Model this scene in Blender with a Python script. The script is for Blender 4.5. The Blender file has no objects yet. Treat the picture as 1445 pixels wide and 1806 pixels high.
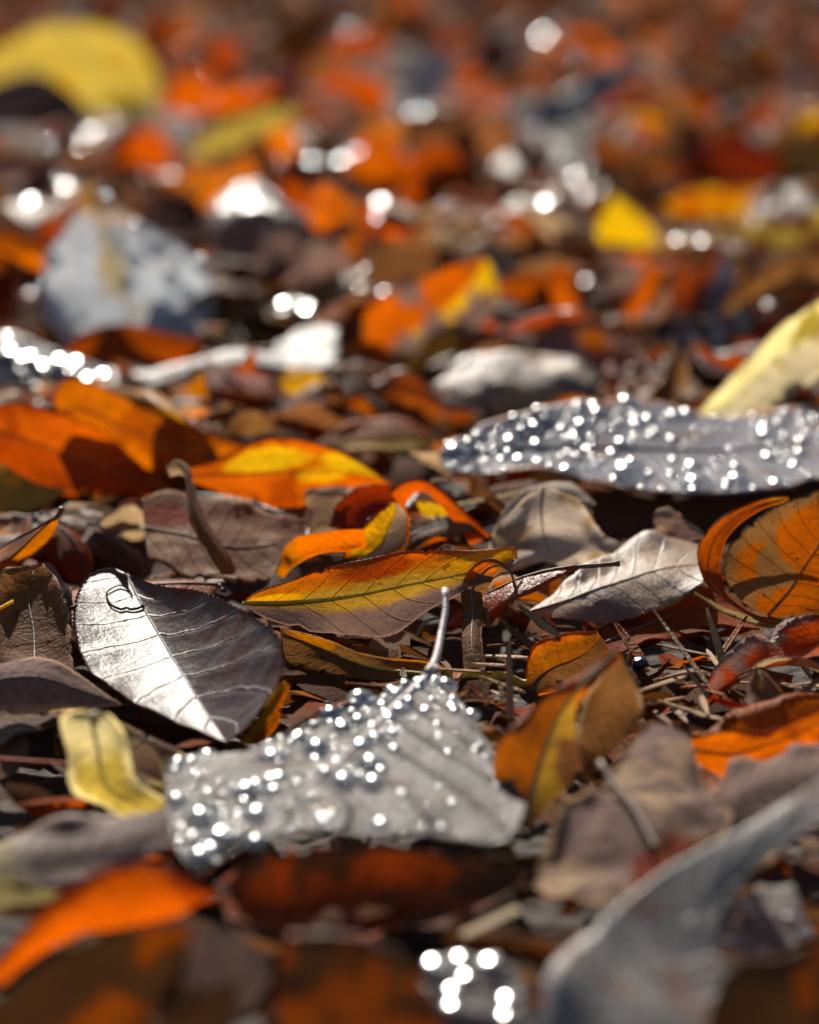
import bpy, math, random
import numpy as np
from mathutils import Vector, noise, Matrix

# ------------------------------------------------------------------ camera, sky, sun, exposure
S = bpy.context.scene
CAM_H = 0.161                       # metres above the ground
PITCH = math.radians(12.57)         # looking slightly down
PW, PH, FPX = 1445.0, 1806.0, 5094.0
SUN_EL, SUN_AZ = math.radians(30.0), math.radians(-10.0)   # sun behind the leaves, a little to the left

cam = bpy.data.cameras.new('camera'); camo = bpy.data.objects.new('camera', cam)
S.collection.objects.link(camo); S.camera = camo
camo.location = (0, 0, CAM_H); camo.rotation_euler = (math.pi/2 - PITCH, 0, 0)
cam.sensor_fit = 'HORIZONTAL'; cam.sensor_width = 15.6; cam.lens = 15.6*FPX/PW
cam.clip_start = 0.02; cam.clip_end = 400
cam.dof.use_dof = True; cam.dof.focus_distance = 0.585; cam.dof.aperture_fstop = 5.8

W = bpy.data.worlds.new('World'); S.world = W; W.use_nodes = True
wn = W.node_tree.nodes; sky = wn.new('ShaderNodeTexSky'); sky.sky_type = 'NISHITA'; sky.sun_disc = False
sky.sun_elevation = SUN_EL; sky.sun_rotation = SUN_AZ
W.node_tree.links.new(sky.outputs[0], wn['Background'].inputs[0]); wn['Background'].inputs[1].default_value = 0.05

sun = bpy.data.lights.new('sun', 'SUN'); suno = bpy.data.objects.new('sun', sun); S.collection.objects.link(suno)
sun.energy = 5.0; sun.angle = math.radians(0.5); sun.color = (1.0, 0.93, 0.82)
sd = Vector((math.sin(SUN_AZ)*math.cos(SUN_EL), math.cos(SUN_AZ)*math.cos(SUN_EL), math.sin(SUN_EL)))
suno.rotation_euler = sd.to_track_quat('Z', 'Y').to_euler()

S.view_settings.view_transform = 'Standard'; S.view_settings.look = 'None'
S.view_settings.exposure = 0.8; S.view_settings.gamma = 1.0
S.cycles.use_denoising = True
S.cycles.max_bounces = 6; S.cycles.diffuse_bounces = 4; S.cycles.glossy_bounces = 2; S.cycles.transmission_bounces = 5; S.cycles.transparent_max_bounces = 6
S.cycles.use_adaptive_sampling = True; S.cycles.adaptive_threshold = 0.03
S.cycles.sample_clamp_indirect = 60.0
S.cycles.caustics_reflective = False; S.cycles.caustics_refractive = False

# ------------------------------------------------------------------ helpers
rng = random.Random(11)
CT, ST = math.cos(PITCH), math.sin(PITCH)
def ray(px, py):
    x, y = (px - PW/2)/FPX, -(py - PH/2)/FPX
    return Vector((x, CT + y*ST, -ST + y*CT))
def ground(px, gy):
    d = ray(px, gy); t = -CAM_H/d.z
    return Vector((d.x*t, d.y*t, 0.0))
def P(px, py, lift=0.0):
    """the point seen at (px, py) in the photograph that stands above the ground seen at row py+lift"""
    y = ground(px, py + lift).y
    d = ray(px, py); t = y/d.y
    return Vector((d.x*t, d.y*t, CAM_H + d.z*t))
def PF(px, py, foot, tilt):
    """the point seen at (px, py) on a sheet that rises from the ground at row foot and leans back by tilt (depth per height)"""
    yf = ground(px, foot).y; d = ray(px, py); s = d.z/d.y
    y = (yf + tilt*CAM_H)/(1 - tilt*s); t = y/d.y
    return Vector((d.x*t, d.y*t, CAM_H + d.z*t))
def mm_per_px(gy): return ground(PW/2, gy).length/FPX

def catmull(pts, n):
    pts = [Vector(p) for p in pts]
    if len(pts) == 2: return [pts[0].lerp(pts[1], i/(n-1)) for i in range(n)]
    q = [pts[0]*2 - pts[1]] + pts + [pts[-1]*2 - pts[-2]]
    dense = []
    for i in range(1, len(q)-2):
        a, b, c, d = q[i-1], q[i], q[i+1], q[i+2]
        for k in range(14):
            t = k/14
            dense.append(0.5*((2*b) + (c-a)*t + (2*a-5*b+4*c-d)*t*t + (3*b-a-3*c+d)*t**3))
    dense.append(pts[-1])
    cum = [0.0]
    for i in range(1, len(dense)): cum.append(cum[-1] + (dense[i]-dense[i-1]).length)
    out, j = [], 0
    for i in range(n):
        s = cum[-1]*i/(n-1)
        while j < len(cum)-2 and cum[j+1] < s: j += 1
        w = cum[j+1]-cum[j]
        out.append(dense[j].lerp(dense[j+1], min(1, max(0, (s-cum[j])/w if w > 1e-12 else 0))))
    return out

# pigments (linear base colour, translucency)
PIG = {
 'orange':  ((0.40, 0.088, 0.016), .58), 'rust': ((0.29, 0.056, 0.014), .52), 'red': ((0.20, 0.038, 0.016), .42),
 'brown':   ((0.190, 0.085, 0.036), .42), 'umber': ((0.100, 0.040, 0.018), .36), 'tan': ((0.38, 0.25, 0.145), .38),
 'mauve':   ((0.21, 0.130, 0.100), .32), 'grey': ((0.21, 0.185, 0.165), .22), 'slate': ((0.16, 0.155, 0.155), .15),
 'yellow':  ((0.60, 0.35, 0.040), .52), 'gold': ((0.55, 0.27, 0.020), .52), 'olive': ((0.33, 0.235, 0.055), .45),
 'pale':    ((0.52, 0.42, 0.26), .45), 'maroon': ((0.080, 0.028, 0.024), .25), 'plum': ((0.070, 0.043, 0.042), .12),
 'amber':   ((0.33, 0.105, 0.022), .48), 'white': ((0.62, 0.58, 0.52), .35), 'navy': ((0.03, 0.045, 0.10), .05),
 'lilac':   ((0.14, 0.13, 0.16), .15), 'bluegrey': ((0.58, 0.61, 0.64), .45), 'straw': ((0.36, 0.235, 0.125), .30), 'bark': ((0.14, 0.080, 0.048), .2),
 'mustard': ((0.48, 0.35, 0.085), .48), 'cream': ((0.72, 0.60, 0.29), .48), 'dew': ((0.110, 0.088, 0.076), .22), 'beige': ((0.50, 0.40, 0.31), .42), 'crumb': ((0.075, 0.027, 0.010), .3),
 'ochre':   ((0.36, 0.21, 0.045), .45),
}
def mixc(a, b, t): return tuple(a[i]*(1-t)+b[i]*t for i in range(4))
def pc(k):
    c, t = PIG[k]; return (c[0], c[1], c[2], t)
def smooth(a, b, x):
    t = min(1, max(0, (x-a)/(b-a))); return t*t*(3-2*t)

# ------------------------------------------------------------------ materials
def nodes(name):
    m = bpy.data.materials.new(name); m.use_nodes = True
    nt = m.node_tree; nt.nodes.clear()
    return m, nt, nt.nodes, nt.links
def leaf_material(name, rough, spec, nveins, bump, vein_dark=0.75, mott=0.75, fine=False, vw=20.0):
    m, nt, N, L = nodes(name)
    out = N.new('ShaderNodeOutputMaterial')
    at = N.new('ShaderNodeAttribute'); at.attribute_name = 'tint'
    tc = N.new('ShaderNodeTexCoord'); oi = N.new('ShaderNodeObjectInfo')
    def math_(op, a=None, b=None, c=None):
        n = N.new('ShaderNodeMath'); n.operation = op
        for i, v in enumerate((a, b, c)):
            if v is None: continue
            if isinstance(v, (int, float)): n.inputs[i].default_value = v
            else: L.new(v, n.inputs[i])
        return n.outputs[0]
    sep = N.new('ShaderNodeSeparateXYZ'); L.new(tc.outputs['UV'], sep.inputs[0])
    u = sep.outputs[0]; v = math_('ABSOLUTE', math_('MULTIPLY_ADD', sep.outputs[1], 2.0, -1.0))
    offs = N.new('ShaderNodeVectorMath'); offs.operation = 'ADD'
    L.new(tc.outputs['Object'], offs.inputs[0])
    mul = N.new('ShaderNodeVectorMath'); mul.operation = 'SCALE'; mul.inputs[0].default_value = (3.1, 1.7, 2.3); L.new(oi.outputs['Random'], mul.inputs['Scale'])
    L.new(mul.outputs[0], offs.inputs[1])
    def noise_(scale, detail, rough_=0.6):
        n = N.new('ShaderNodeTexNoise'); n.inputs['Scale'].default_value = scale; n.inputs['Detail'].default_value = detail
        n.inputs['Roughness'].default_value = rough_; L.new(offs.outputs[0], n.inputs['Vector']); return n.outputs['Fac']
    nz = noise_(130, 3); nf = noise_(900, 4 if fine else 2, 0.65)
    ph = math_('ADD', math_('MULTIPLY_ADD', u, nveins, math_('MULTIPLY', v, -nveins*0.16)), math_('MULTIPLY', nz, 0.35))
    dist = math_('PINGPONG', ph, 0.5)
    vein = math_('SUBTRACT', 1.0, math_('SMOOTH_MIN', math_('MULTIPLY', dist, vw), 1.0, 0.1))
    vein = math_('MAXIMUM', vein, 0.0)
    # colour
    fac = math_('MULTIPLY_ADD', nz, mott, 1.0 - mott*0.5)
    fac = math_('MULTIPLY', fac, math_('MULTIPLY_ADD', nf, 0.6, 0.70))
    fac = math_('MULTIPLY', fac, math_('MULTIPLY_ADD', vein, vein_dark - 1.0, 1.0))
    if fine:
        spots = math_('GREATER_THAN', noise_(420, 2), 0.70)
        fac = math_('MULTIPLY', fac, math_('MULTIPLY_ADD', spots, -0.55, 1.0))
    mc = N.new('ShaderNodeVectorMath'); mc.operation = 'SCALE'; L.new(at.outputs['Color'], mc.inputs[0]); L.new(fac, mc.inputs['Scale'])
    hs = N.new('ShaderNodeHueSaturation'); L.new(mc.outputs[0], hs.inputs['Color'])
    L.new(math_('MULTIPLY_ADD', oi.outputs['Random'], 0.016, 0.492), hs.inputs['Hue']); 
    hst = N.new('ShaderNodeHueSaturation'); L.new(hs.outputs[0], hst.inputs['Color']); hst.inputs['Saturation'].default_value = 1.1; hst.inputs['Value'].default_value = 1.45
    hgt = math_('ADD', math_('MULTIPLY', vein, -1.0), math_('MULTIPLY', nf, 1.2))
    bp = N.new('ShaderNodeBump'); bp.inputs['Strength'].default_value = bump; bp.inputs['Distance'].default_value = 0.0006; L.new(hgt, bp.inputs['Height'])
    pr = N.new('ShaderNodeBsdfPrincipled'); L.new(hs.outputs[0], pr.inputs['Base Color'])
    L.new(math_('MULTIPLY_ADD', nf, 0.25, rough - 0.12), pr.inputs['Roughness'])
    pr.inputs['Specular IOR Level'].default_value = spec; L.new(bp.outputs[0], pr.inputs['Normal'])
    tr = N.new('ShaderNodeBsdfTranslucent'); L.new(hst.outputs[0], tr.inputs['Color']); L.new(bp.outputs[0], tr.inputs['Normal'])
    mx = N.new('ShaderNodeMixShader'); L.new(at.outputs['Alpha'], mx.inputs[0]); L.new(pr.outputs[0], mx.inputs[1]); L.new(tr.outputs[0], mx.inputs[2])
    L.new(mx.outputs[0], out.inputs[0])
    return m
MAT = {
 'dry':   leaf_material('dry_leaf', 0.68, 0.03, 9, 0.55),
 'waxy':  leaf_material('waxy_leaf', 0.52, 0.045, 9, 0.45),
 'gloss': leaf_material('glossy_leaf', 0.46, 0.34, 8, 0.7, 0.6),
 'wet':   leaf_material('wet_leaf', 0.46, 0.07, 9, 0.5, 0.6),
 'dryf':  leaf_material('dry_leaf_detailed', 0.62, 0.04, 9, 0.6, fine=True),
 'waxyf': leaf_material('waxy_leaf_detailed', 0.5, 0.055, 9, 0.5, fine=True),
 'heart': leaf_material('plum_leaf_detailed', 0.44, 0.14, 8, 0.4, 0.5, fine=True),
 'dewf':  leaf_material('dewy_leaf_detailed', 0.42, 0.055, 9, 0.6, 0.2, fine=True, vw=9.0),  # wide dark vein lines carry painted groove shade
 'shine': leaf_material('shiny_pale_leaf', 0.46, 0.26, 8, 0.8),
 'crumb': leaf_material('leaf_crumb', 0.8, 0.03, 9, 0.4),
 'straw': leaf_material('dry_straw', 0.6, 0.06, 0.01, 0.8),
}
def water_material():
    m, nt, N, L = nodes('water')
    out = N.new('ShaderNodeOutputMaterial')
    g = N.new('ShaderNodeBsdfGlass'); g.inputs['IOR'].default_value = 1.33; g.inputs['Roughness'].default_value = 0.13
    t = N.new('ShaderNodeBsdfTransparent'); gl = N.new('ShaderNodeBsdfGlossy'); gl.inputs['Roughness'].default_value = 0.19
    a = N.new('ShaderNodeMixShader'); a.inputs[0].default_value = 0.5; L.new(g.outputs[0], a.inputs[1]); L.new(t.outputs[0], a.inputs[2])
    b = N.new('ShaderNodeMixShader'); b.inputs[0].default_value = 0.3; L.new(a.outputs[0], b.inputs[1]); L.new(gl.outputs[0], b.inputs[2])
    L.new(b.outputs[0], out.inputs[0]); return m
MAT['water'] = water_material()
def soil_material():
    m, nt, N, L = nodes('soil')
    out = N.new('ShaderNodeOutputMaterial'); p = N.new('ShaderNodeBsdfPrincipled')
    tc = N.new('ShaderNodeTexCoord'); n = N.new('ShaderNodeTexNoise'); n.inputs['Scale'].default_value = 180; n.inputs['Detail'].default_value = 8
    L.new(tc.outputs['Object'], n.inputs['Vector'])
    r = N.new('ShaderNodeValToRGB'); r.color_ramp.elements[0].position = .3; r.color_ramp.elements[0].color = (.010, .006, .004, 1)
    r.color_ramp.elements[1].position = .75; r.color_ramp.elements[1].color = (.040, .021, .011, 1)
    L.new(n.outputs['Fac'], r.inputs[0]); L.new(r.outputs[0], p.inputs['Base Color']); p.inputs['Roughness'].default_value = .95
    b = N.new('ShaderNodeBump'); b.inputs['Distance'].default_value = .004; L.new(n.outputs['Fac'], b.inputs['Height']); L.new(b.outputs[0], p.inputs['Normal'])
    L.new(p.outputs[0], out.inputs[0]); return m
MAT['soil'] = soil_material()
def plain(name, col, rough=.5, spec=.5):
    m, nt, N, L = nodes(name)
    out = N.new('ShaderNodeOutputMaterial'); p = N.new('ShaderNodeBsdfPrincipled')
    tc = N.new('ShaderNodeTexCoord'); n = N.new('ShaderNodeTexNoise'); n.inputs['Scale'].default_value = 700; n.inputs['Detail'].default_value = 5
    L.new(tc.outputs['Object'], n.inputs['Vector'])
    r = N.new('ShaderNodeValToRGB'); r.color_ramp.elements[0].position = .3; r.color_ramp.elements[0].color = (*[c*.6 for c in col], 1)
    r.color_ramp.elements[1].position = .7; r.color_ramp.elements[1].color = (*[min(1, c*1.25) for c in col], 1)
    L.new(n.outputs['Fac'], r.inputs[0]); L.new(r.outputs[0], p.inputs['Base Color']); p.inputs['Roughness'].default_value = rough; p.inputs['Specular IOR Level'].default_value = spec
    b = N.new('ShaderNodeBump'); b.inputs['Distance'].default_value = .0003; L.new(n.outputs['Fac'], b.inputs['Height']); L.new(b.outputs[0], p.inputs['Normal'])
    L.new(p.outputs[0], out.inputs[0]); return m
VEINMAT = {k: plain('vein_'+k, c, r + .12, .2) for k, (c, r) in {
 'pale': ((.42, .34, .30), .42), 'dark': ((.055, .035, .03), .5), 'yellow': ((.52, .38, .05), .4), 'brown': ((.16, .09, .05), .5),
 'silver': ((.38, .30, .29), .45), 'olive': ((.33, .28, .10), .45), 'gold': ((.62, .45, .05), .3), 'orange': ((.36, .13, .04), .5)}.items()}
MAT['berry'] = plain('dark_blue_berry', (.012, .018, .05), .3, .6)
MAT['tendril'] = plain('dark_tendril', (.02, .014, .012), .9, .02)

# ------------------------------------------------------------------ mesh builders
COL = S.collection
def link(name, me, mat, parent=None, loc=None):
    o = bpy.data.objects.new(name, me); COL.objects.link(o)
    if mat is not None and me is not None:
        me.materials.clear(); me.materials.append(mat)
    if parent is not None: o.parent = parent
    if loc is not None: o.location = loc
    return o
def tag(o, label, cat, group=None):
    o['label'] = label; o['category'] = cat
    if group: o['group'] = group
    return o
def empty(name, loc):
    o = bpy.data.objects.new(name, None); COL.objects.link(o); o.location = loc; o.empty_display_size = .01
    return o
def make_mesh(name, vs, fs, cols=None, uvs=None):
    me = bpy.data.meshes.new(name); me.from_pydata(vs, [], fs); me.update()
    if cols:
        a = me.color_attributes.new('tint', 'FLOAT_COLOR', 'POINT')
        a.data.foreach_set('color', [c for q in cols for c in q])
    if uvs:
        l = me.uv_layers.new(name='UVMap')
        idx = [0]*len(me.loops); me.loops.foreach_get('vertex_index', idx)
        l.data.foreach_set('uv', [c for i in idx for c in uvs[i]])
    me.polygons.foreach_set('use_smooth', [True]*len(me.polygons))
    return me
def tube(pts, radii, seg=7, flat=1.0):
    vs, fs = [], []
    n = len(pts); up = Vector((0, 0, 1))
    for i, p in enumerate(pts):
        t = (pts[min(n-1, i+1)] - pts[max(0, i-1)]).normalized()
        a = t.cross(up); a = a.normalized() if a.length > 1e-6 else Vector((1, 0, 0)); b = a.cross(t)
        for k in range(seg):
            an = 2*math.pi*k/seg
            vs.append(p + (a*math.cos(an) + b*math.sin(an)*flat)*radii[i])
    for i in range(n-1):
        for k in range(seg):
            fs.append((i*seg+k, i*seg+(k+1) % seg, (i+1)*seg+(k+1) % seg, (i+1)*seg+k))
    vs += [pts[0], pts[-1]]
    for k in range(seg):
        fs.append((len(vs)-2, (k+1) % seg, k)); fs.append((len(vs)-1, (n-1)*seg+k, (n-1)*seg+(k+1) % seg))
    return vs, fs

class Patch: pass
def leaf_grid(L, M, R, nu, nv, crease=.5, wave=0.0, wavek=2.2, pucker=0.0, teeth=0, toothd=.03, nveins=9, seed=0, crumple=0.0, torn=0, curl=0.0):
    """L, M, R: rails from base to tip (world points). Returns a Patch with a (nu x nv) grid of points."""
    l, m, r = catmull(L, nu), catmull(M, nu), catmull(R, nu)
    G, UV = [], []
    nr = random.Random(int(seed*1000)+7)
    cuts = [[(nr.uniform(.08, .95), nr.uniform(.008, .05), nr.uniform(.04, .30)*nr.random()) for _ in range(torn)] for _ in (0, 1)]
    for i in range(nu):
        u = i/(nu-1); row, ru = [], []
        cut = [1 - max([0] + [d*max(0, 1-abs(u-c)/w) for c, w, d in cuts[s]]) for s in (0, 1)]
        tooth = 1.0
        if teeth:
            f = (u*teeth) % 1.0; tooth = 1.0 - toothd*(1-f if f > .25 else f*3)
        for j in range(nv):
            v = -1 + 2*j/(nv-1); w = abs(v)*(tooth if abs(v) > .9 else 1.0)*(1 + (cut[v > 0]-1)*smooth(.5, 1, abs(v)))*(1 if v >= 0 else -1)
            lin = m[i].lerp(r[i], w) if w >= 0 else m[i].lerp(l[i], -w)
            qd = l[i]*(w*(w-1)/2) + m[i]*(1-w*w) + r[i]*(w*(w+1)/2)
            row.append(lin.lerp(qd, crease)); ru.append((u, v))
        G.append(row); UV.append(ru)
    def normals():
        out = []
        for i in range(nu):
            row = []
            for j in range(nv):
                a = G[min(nu-1, i+1)][j] - G[max(0, i-1)][j]; b = G[i][min(nv-1, j+1)] - G[i][max(0, j-1)]
                nn = b.cross(a)
                if nn.length < 1e-12: nn = Vector((0, 0, 1))
                row.append(nn.normalized())
            out.append(row)
        return out
    NN = normals()
    size = (catmull(M, 3)[2]-catmull(M, 3)[0]).length
    for i in range(nu):
        u = i/(nu-1); env = min(1, 6*u)*min(1, 6*(1-u))
        wid = (l[i]-r[i]).length
        for j in range(nv):
            v = UV[i][j][1]; d = 0.0
            if wave: d += wave*wid*abs(v)**2.2*math.sin(u*wavek*6.283 + seed + (1.7 if v > 0 else 0))*env
            if crumple:
                p = G[i][j]*60 + Vector((seed*3.7, seed, 0)); d += crumple*size*(noise.noise(p) + .5*noise.noise(p*2.3) + .22*noise.noise(p*5.5))*min(1, 4*u)*(.35+.65*abs(v))
            if curl: d += curl*wid*smooth(.5, 1.05, abs(v))*(.3 + 1.2*noise.noise(Vector((u*3.2, seed*1.3, 2.0 if v > 0 else 7.0))))*env
            if pucker:
                ph = (u*nveins - abs(v)*nveins*.16) % 1.0
                d += pucker*wid*(math.sin(math.pi*ph)**.6 - .5)*min(1, abs(v)*5)*min(1, (1-abs(v))*4+.3)*env
            G[i][j] = G[i][j] + NN[i][j]*d
    pt = Patch(); pt.G, pt.UV, pt.nu, pt.nv = G, UV, nu, nv; pt.N = normals()
    return pt
def pigment(u, v, spec, p, seed):
    """pigment at (u, v): a colour name or a dict(c=, l=, r=, edge=(name,width), mid=(name,width), base=, tip=, patches=[(u,v,r,name)])"""
    if isinstance(spec, str): spec = {'c': spec}
    n1 = noise.noise(p*90 + Vector((seed, 0, 0))); n2 = noise.noise(p*260 + Vector((0, seed, 0)))
    jit = .55*n1 + .35*n2
    c = pc(spec.get('r' if v > 0 else 'l', spec.get('c', 'brown')))
    if 'tip' in spec: c = mixc(c, pc(spec['tip'][0]), smooth(spec['tip'][1]-.12, spec['tip'][1]+.12, u + jit*.18))
    if 'base' in spec: c = mixc(pc(spec['base'][0]), c, smooth(spec['base'][1]-.12, spec['base'][1]+.12, u + jit*.18))
    if 'blotch' in spec: c = mixc(c, pc(spec['blotch'][0]), smooth(.0, .22, n1*.8 + n2*.45 + spec['blotch'][1]))
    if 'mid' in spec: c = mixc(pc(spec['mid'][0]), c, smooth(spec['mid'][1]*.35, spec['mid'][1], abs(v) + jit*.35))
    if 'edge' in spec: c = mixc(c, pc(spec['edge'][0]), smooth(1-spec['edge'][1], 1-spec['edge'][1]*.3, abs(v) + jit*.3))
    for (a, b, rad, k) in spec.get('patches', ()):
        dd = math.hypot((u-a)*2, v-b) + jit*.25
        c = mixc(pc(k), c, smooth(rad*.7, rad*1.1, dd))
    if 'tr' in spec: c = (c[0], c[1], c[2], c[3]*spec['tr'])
    return c
def patch_mesh(pt, spec, org, seed=0, lip=.00035):
    nu, nv = pt.nu, pt.nv; vs, cs, us, fs = [], [], [], []
    for i in range(nu):
        for j in range(nv):
            g = pt.G[i][j]; vs.append(g - org); cs.append(pigment(*pt.UV[i][j], spec, g, seed)); us.append((pt.UV[i][j][0], pt.UV[i][j][1]*.5+.5))
    for i in range(nu-1):
        for j in range(nv-1):
            fs.append((i*nv+j, i*nv+j+1, (i+1)*nv+j+1, (i+1)*nv+j))
    if lip:
        for j, inner in ((0, 1), (nv-1, nv-2)):        # the thickness of the blade along its two margins
            b = len(vs)
            for i in range(nu):
                vs.append(pt.G[i][j]*.985 + pt.G[i][inner]*.015 - pt.N[i][j]*lip - org); cs.append(cs[i*nv+j]); us.append(us[i*nv+j])
            for i in range(nu-1):
                q = (i*nv+j, (i+1)*nv+j, b+i+1, b+i); fs.append(q if j == 0 else q[::-1])
    return make_mesh('blade', vs, fs, cs, us)

HERO = []
PATCH = {}
def leaf(key, label, short, L, R, M=None, pig='brown', mat='dry', camber=.0, stalk=None, stalk_r=.0007, vein='brown', ribvein=None, rib=.0005, group=None,
         res=(44, 17), seed=None, lift=0, ribs=0, foot=None, tilt=.4, **kw):
    seed = seed if seed is not None else len(HERO)*1.37
    cv = lambda A: [P(a[0], a[1], (a[2] if len(a) > 2 else 0) + lift) if foot is None else PF(a[0], a[1], foot, tilt) for a in A]
    l, r = cv(L), cv(R)
    if M is None:
        a, b = catmull(l, 9), catmull(r, 9); m = []
        for i in range(9):
            mid = (a[i]+b[i])/2; t = (a[min(8, i+1)]-a[max(0, i-1)]); n = (b[i]-a[i]).cross(t)
            n = n.normalized() if n.length > 1e-9 else Vector((0, 0, 1))
            if n.z < 0: n = -n
            m.append(mid + n*camber*(b[i]-a[i]).length)
        m[0] = (l[0]+r[0])/2; m[-1] = (l[-1]+r[-1])/2
    else: m = cv(M)
    kw.setdefault('crumple', .010); kw.setdefault('torn', 5); kw.setdefault('wave', .02); kw.setdefault('curl', .10)
    pt = leaf_grid(l, m, r, res[0], res[1], seed=seed, **kw)
    root = empty('fallen_leaf', m[0]); tag(root, label, 'leaf', group)
    org = m[0]
    blade = link('blade', patch_mesh(pt, pig, org, seed), MAT[mat], root)
    jm = (res[1]-1)//2
    if rib:
        pts = [pt.G[i][jm] + pt.N[i][jm]*rib*.25 - org for i in range(0, res[0], 2)]
        k = len(pts)
        vs, fs = tube(pts, [rib*(1-.8*i/(k-1)) for i in range(k)], 6)
        link('midrib', make_mesh('midrib', vs, fs), VEINMAT[vein], blade)
    for s in range(ribs):                                 # raised side veins
        for side in (0, 1):
            pts = []
            for q in range(9):
                f = q/8; jj = jm + (1 if side else -1)*int(round(f*(jm-1)))
                ii = int(round(((s+.6)/(ribs+1.2) + f*.16)*(res[0]-1)))
                if ii < res[0]: pts.append(pt.G[ii][jj] + pt.N[ii][jj]*.00012 - org)
            if len(pts) > 3:
                pts = catmull(pts, 12); vs, fs = tube(pts, [.00055*(1-.7*i/11) for i in range(12)], 5)
                link('side_vein', make_mesh('side_vein', vs, fs), VEINMAT[ribvein or vein], blade)
    if stalk:
        pts = catmull(cv(stalk), 18)
        vs, fs = tube([p - org for p in pts], [stalk_r*(1-.25*i/17 + (.12 if i == 17 else 0)) for i in range(18)], 8)
        link('stalk', make_mesh('stalk', vs, fs), VEINMAT[vein], root)
    cx = sum(a[0] for a in L+R)/len(L+R); cy = sum(a[1] for a in L+R)/len(L+R)
    xs, ys = [a[0] for a in L+R], [a[1] for a in L+R]
    HERO.append((key, short, cx, cy, min(xs), max(xs), min(ys), max(ys), min(p.y for p in l+r))); PATCH[key] = pt
    return root

# ------------------------------------------------------------------ ground
def build_ground():
    vs, fs, nx, ny = [], [], 90, 140
    for j in range(ny):
        y = .15 + 6.0*(j/(ny-1))**1.8
        for i in range(nx):
            x = (-1 + 2*i/(nx-1))*(.35 + y*.45); p = Vector((x, y, 0))
            vs.append((x, y, -.008 + .006*noise.noise(p*25) + .003*noise.noise(p*90)))
    for j in range(ny-1):
        for i in range(nx-1): fs.append((j*nx+i, j*nx+i+1, (j+1)*nx+i+1, (j+1)*nx+i))
    b = len(vs)
    vs += [(-200, -200, -.02), (200, -200, -.02), (200, 300, -.02), (-200, 300, -.02)]; fs.append((b, b+1, b+2, b+3))
    o = link('ground', make_mesh('ground', vs, fs), MAT['soil']); o['kind'] = 'structure'
    o['label'] = 'dark damp soil under the fallen leaves'
build_ground()
# ------------------------------------------------------------------ the leaves one can tell apart (rails in photograph pixels + lift above the ground row)
leaf('heart', 'heart-shaped plum-brown leaf folded along its midrib, left half glaring white', 'the plum-brown folded heart leaf',
     L=[(225,1012,128),(195,1002,125),(150,1018,118),(128,1075,105),(132,1130,95),(165,1190,80),(250,1252,62),(340,1290,55),(400,1312,50)],
     M=[(225,1014,118),(252,1070,98),(319,1184,70),(380,1280,52),(400,1312,48)],
     R=[(225,1014,118),(290,1034,135),(359,1042,165),(428,1075,185),(486,1110,190),(503,1145,185),(493,1200,150),(448,1270,95),(400,1312,50)],
     pig={'c': 'plum', 'blotch': ('maroon', -.05)}, mat='heart', crease=0.5, res=(170, 61), pucker=0.007, nveins=8, torn=0, teeth=44, toothd=.045, vein='dark', rib=.0004, ribs=0, crumple=0.009, curl=0.0)
leaf('dew', 'broad silvery grey leaf beaded with dew, its pale stalk bending up behind', 'the dew-beaded grey central leaf',
     L=[(768,1180,150),(735,1200,150),(650,1236,145),(560,1270,138),(470,1300,128),(390,1324,120),(318,1334,112),(292,1368,105),(292,1430,92),(306,1490,75),(340,1540,60)],
     M=[(768,1180,150),(700,1243,145),(630,1312,138),(560,1372,128),(470,1428,110),(390,1480,90),(345,1530,62)],
     R=[(768,1180,150),(815,1240,142),(855,1295,135),(895,1350,125),(926,1420,105),(915,1465,95),(880,1494,90),(800,1480,100),(700,1466,112),(600,1466,110),(510,1474,100),(430,1494,85),(350,1545,58)],
     pig={'c': 'dew', 'blotch': ('umber', -0.2)}, mat='dewf', crease=.7, res=(120, 61), torn=2, pucker=0.014, nveins=9, vein='silver', rib=.0010, ribs=8, wave=.02, crumple=0.01,
     stalk=[(752,1190,152),(768,1165,155),(778,1120,168),(786,1075,190),(785,1040,210)], stalk_r=.00085, curl=0.0, ribvein='dark')  # dark side veins paint in the shade beside the raised veins
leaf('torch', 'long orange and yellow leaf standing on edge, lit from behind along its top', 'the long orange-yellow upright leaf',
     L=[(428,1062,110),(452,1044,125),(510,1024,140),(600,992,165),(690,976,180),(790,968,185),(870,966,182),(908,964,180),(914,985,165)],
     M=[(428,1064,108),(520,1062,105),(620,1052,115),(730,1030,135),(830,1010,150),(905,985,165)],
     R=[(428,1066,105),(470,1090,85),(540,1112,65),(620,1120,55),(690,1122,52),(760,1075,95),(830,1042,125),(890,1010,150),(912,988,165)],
     pig={'l': 'amber', 'r': 'mauve', 'mid': ('ochre', 0.55), 'patches': [(0.1, -0.25, 0.28, 'gold'), (0.93, -0.5, 0.5, 'gold'), (0.3, -0.95, 0.25, 'orange'), (0.6, -0.95, 0.25, 'orange'), (0.45, -0.6, 0.3, 'rust'), (0.5, 0.75, 0.4, 'mauve')]}, mat='waxyf', crease=.5,  # leaf colours; orange rim and mauve half also paint in backlight and shade
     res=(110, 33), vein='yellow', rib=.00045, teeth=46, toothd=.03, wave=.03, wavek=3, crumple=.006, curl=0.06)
leaf('amber_arch', 'orange leaf strip arching over behind the long upright leaf', 'the arched orange strip',
     L=[(690,868,110),(712,850,128),(745,846,132),(785,868,110),(825,905,75),(868,945,40)],
     R=[(712,905,75),(722,878,100),(748,868,112),(775,890,90),(805,925,58),(830,962,25)], pig='orange', mat='waxy', camber=.12, crease=1, teeth=20, toothd=.05, rib=0, lift=65)
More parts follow.
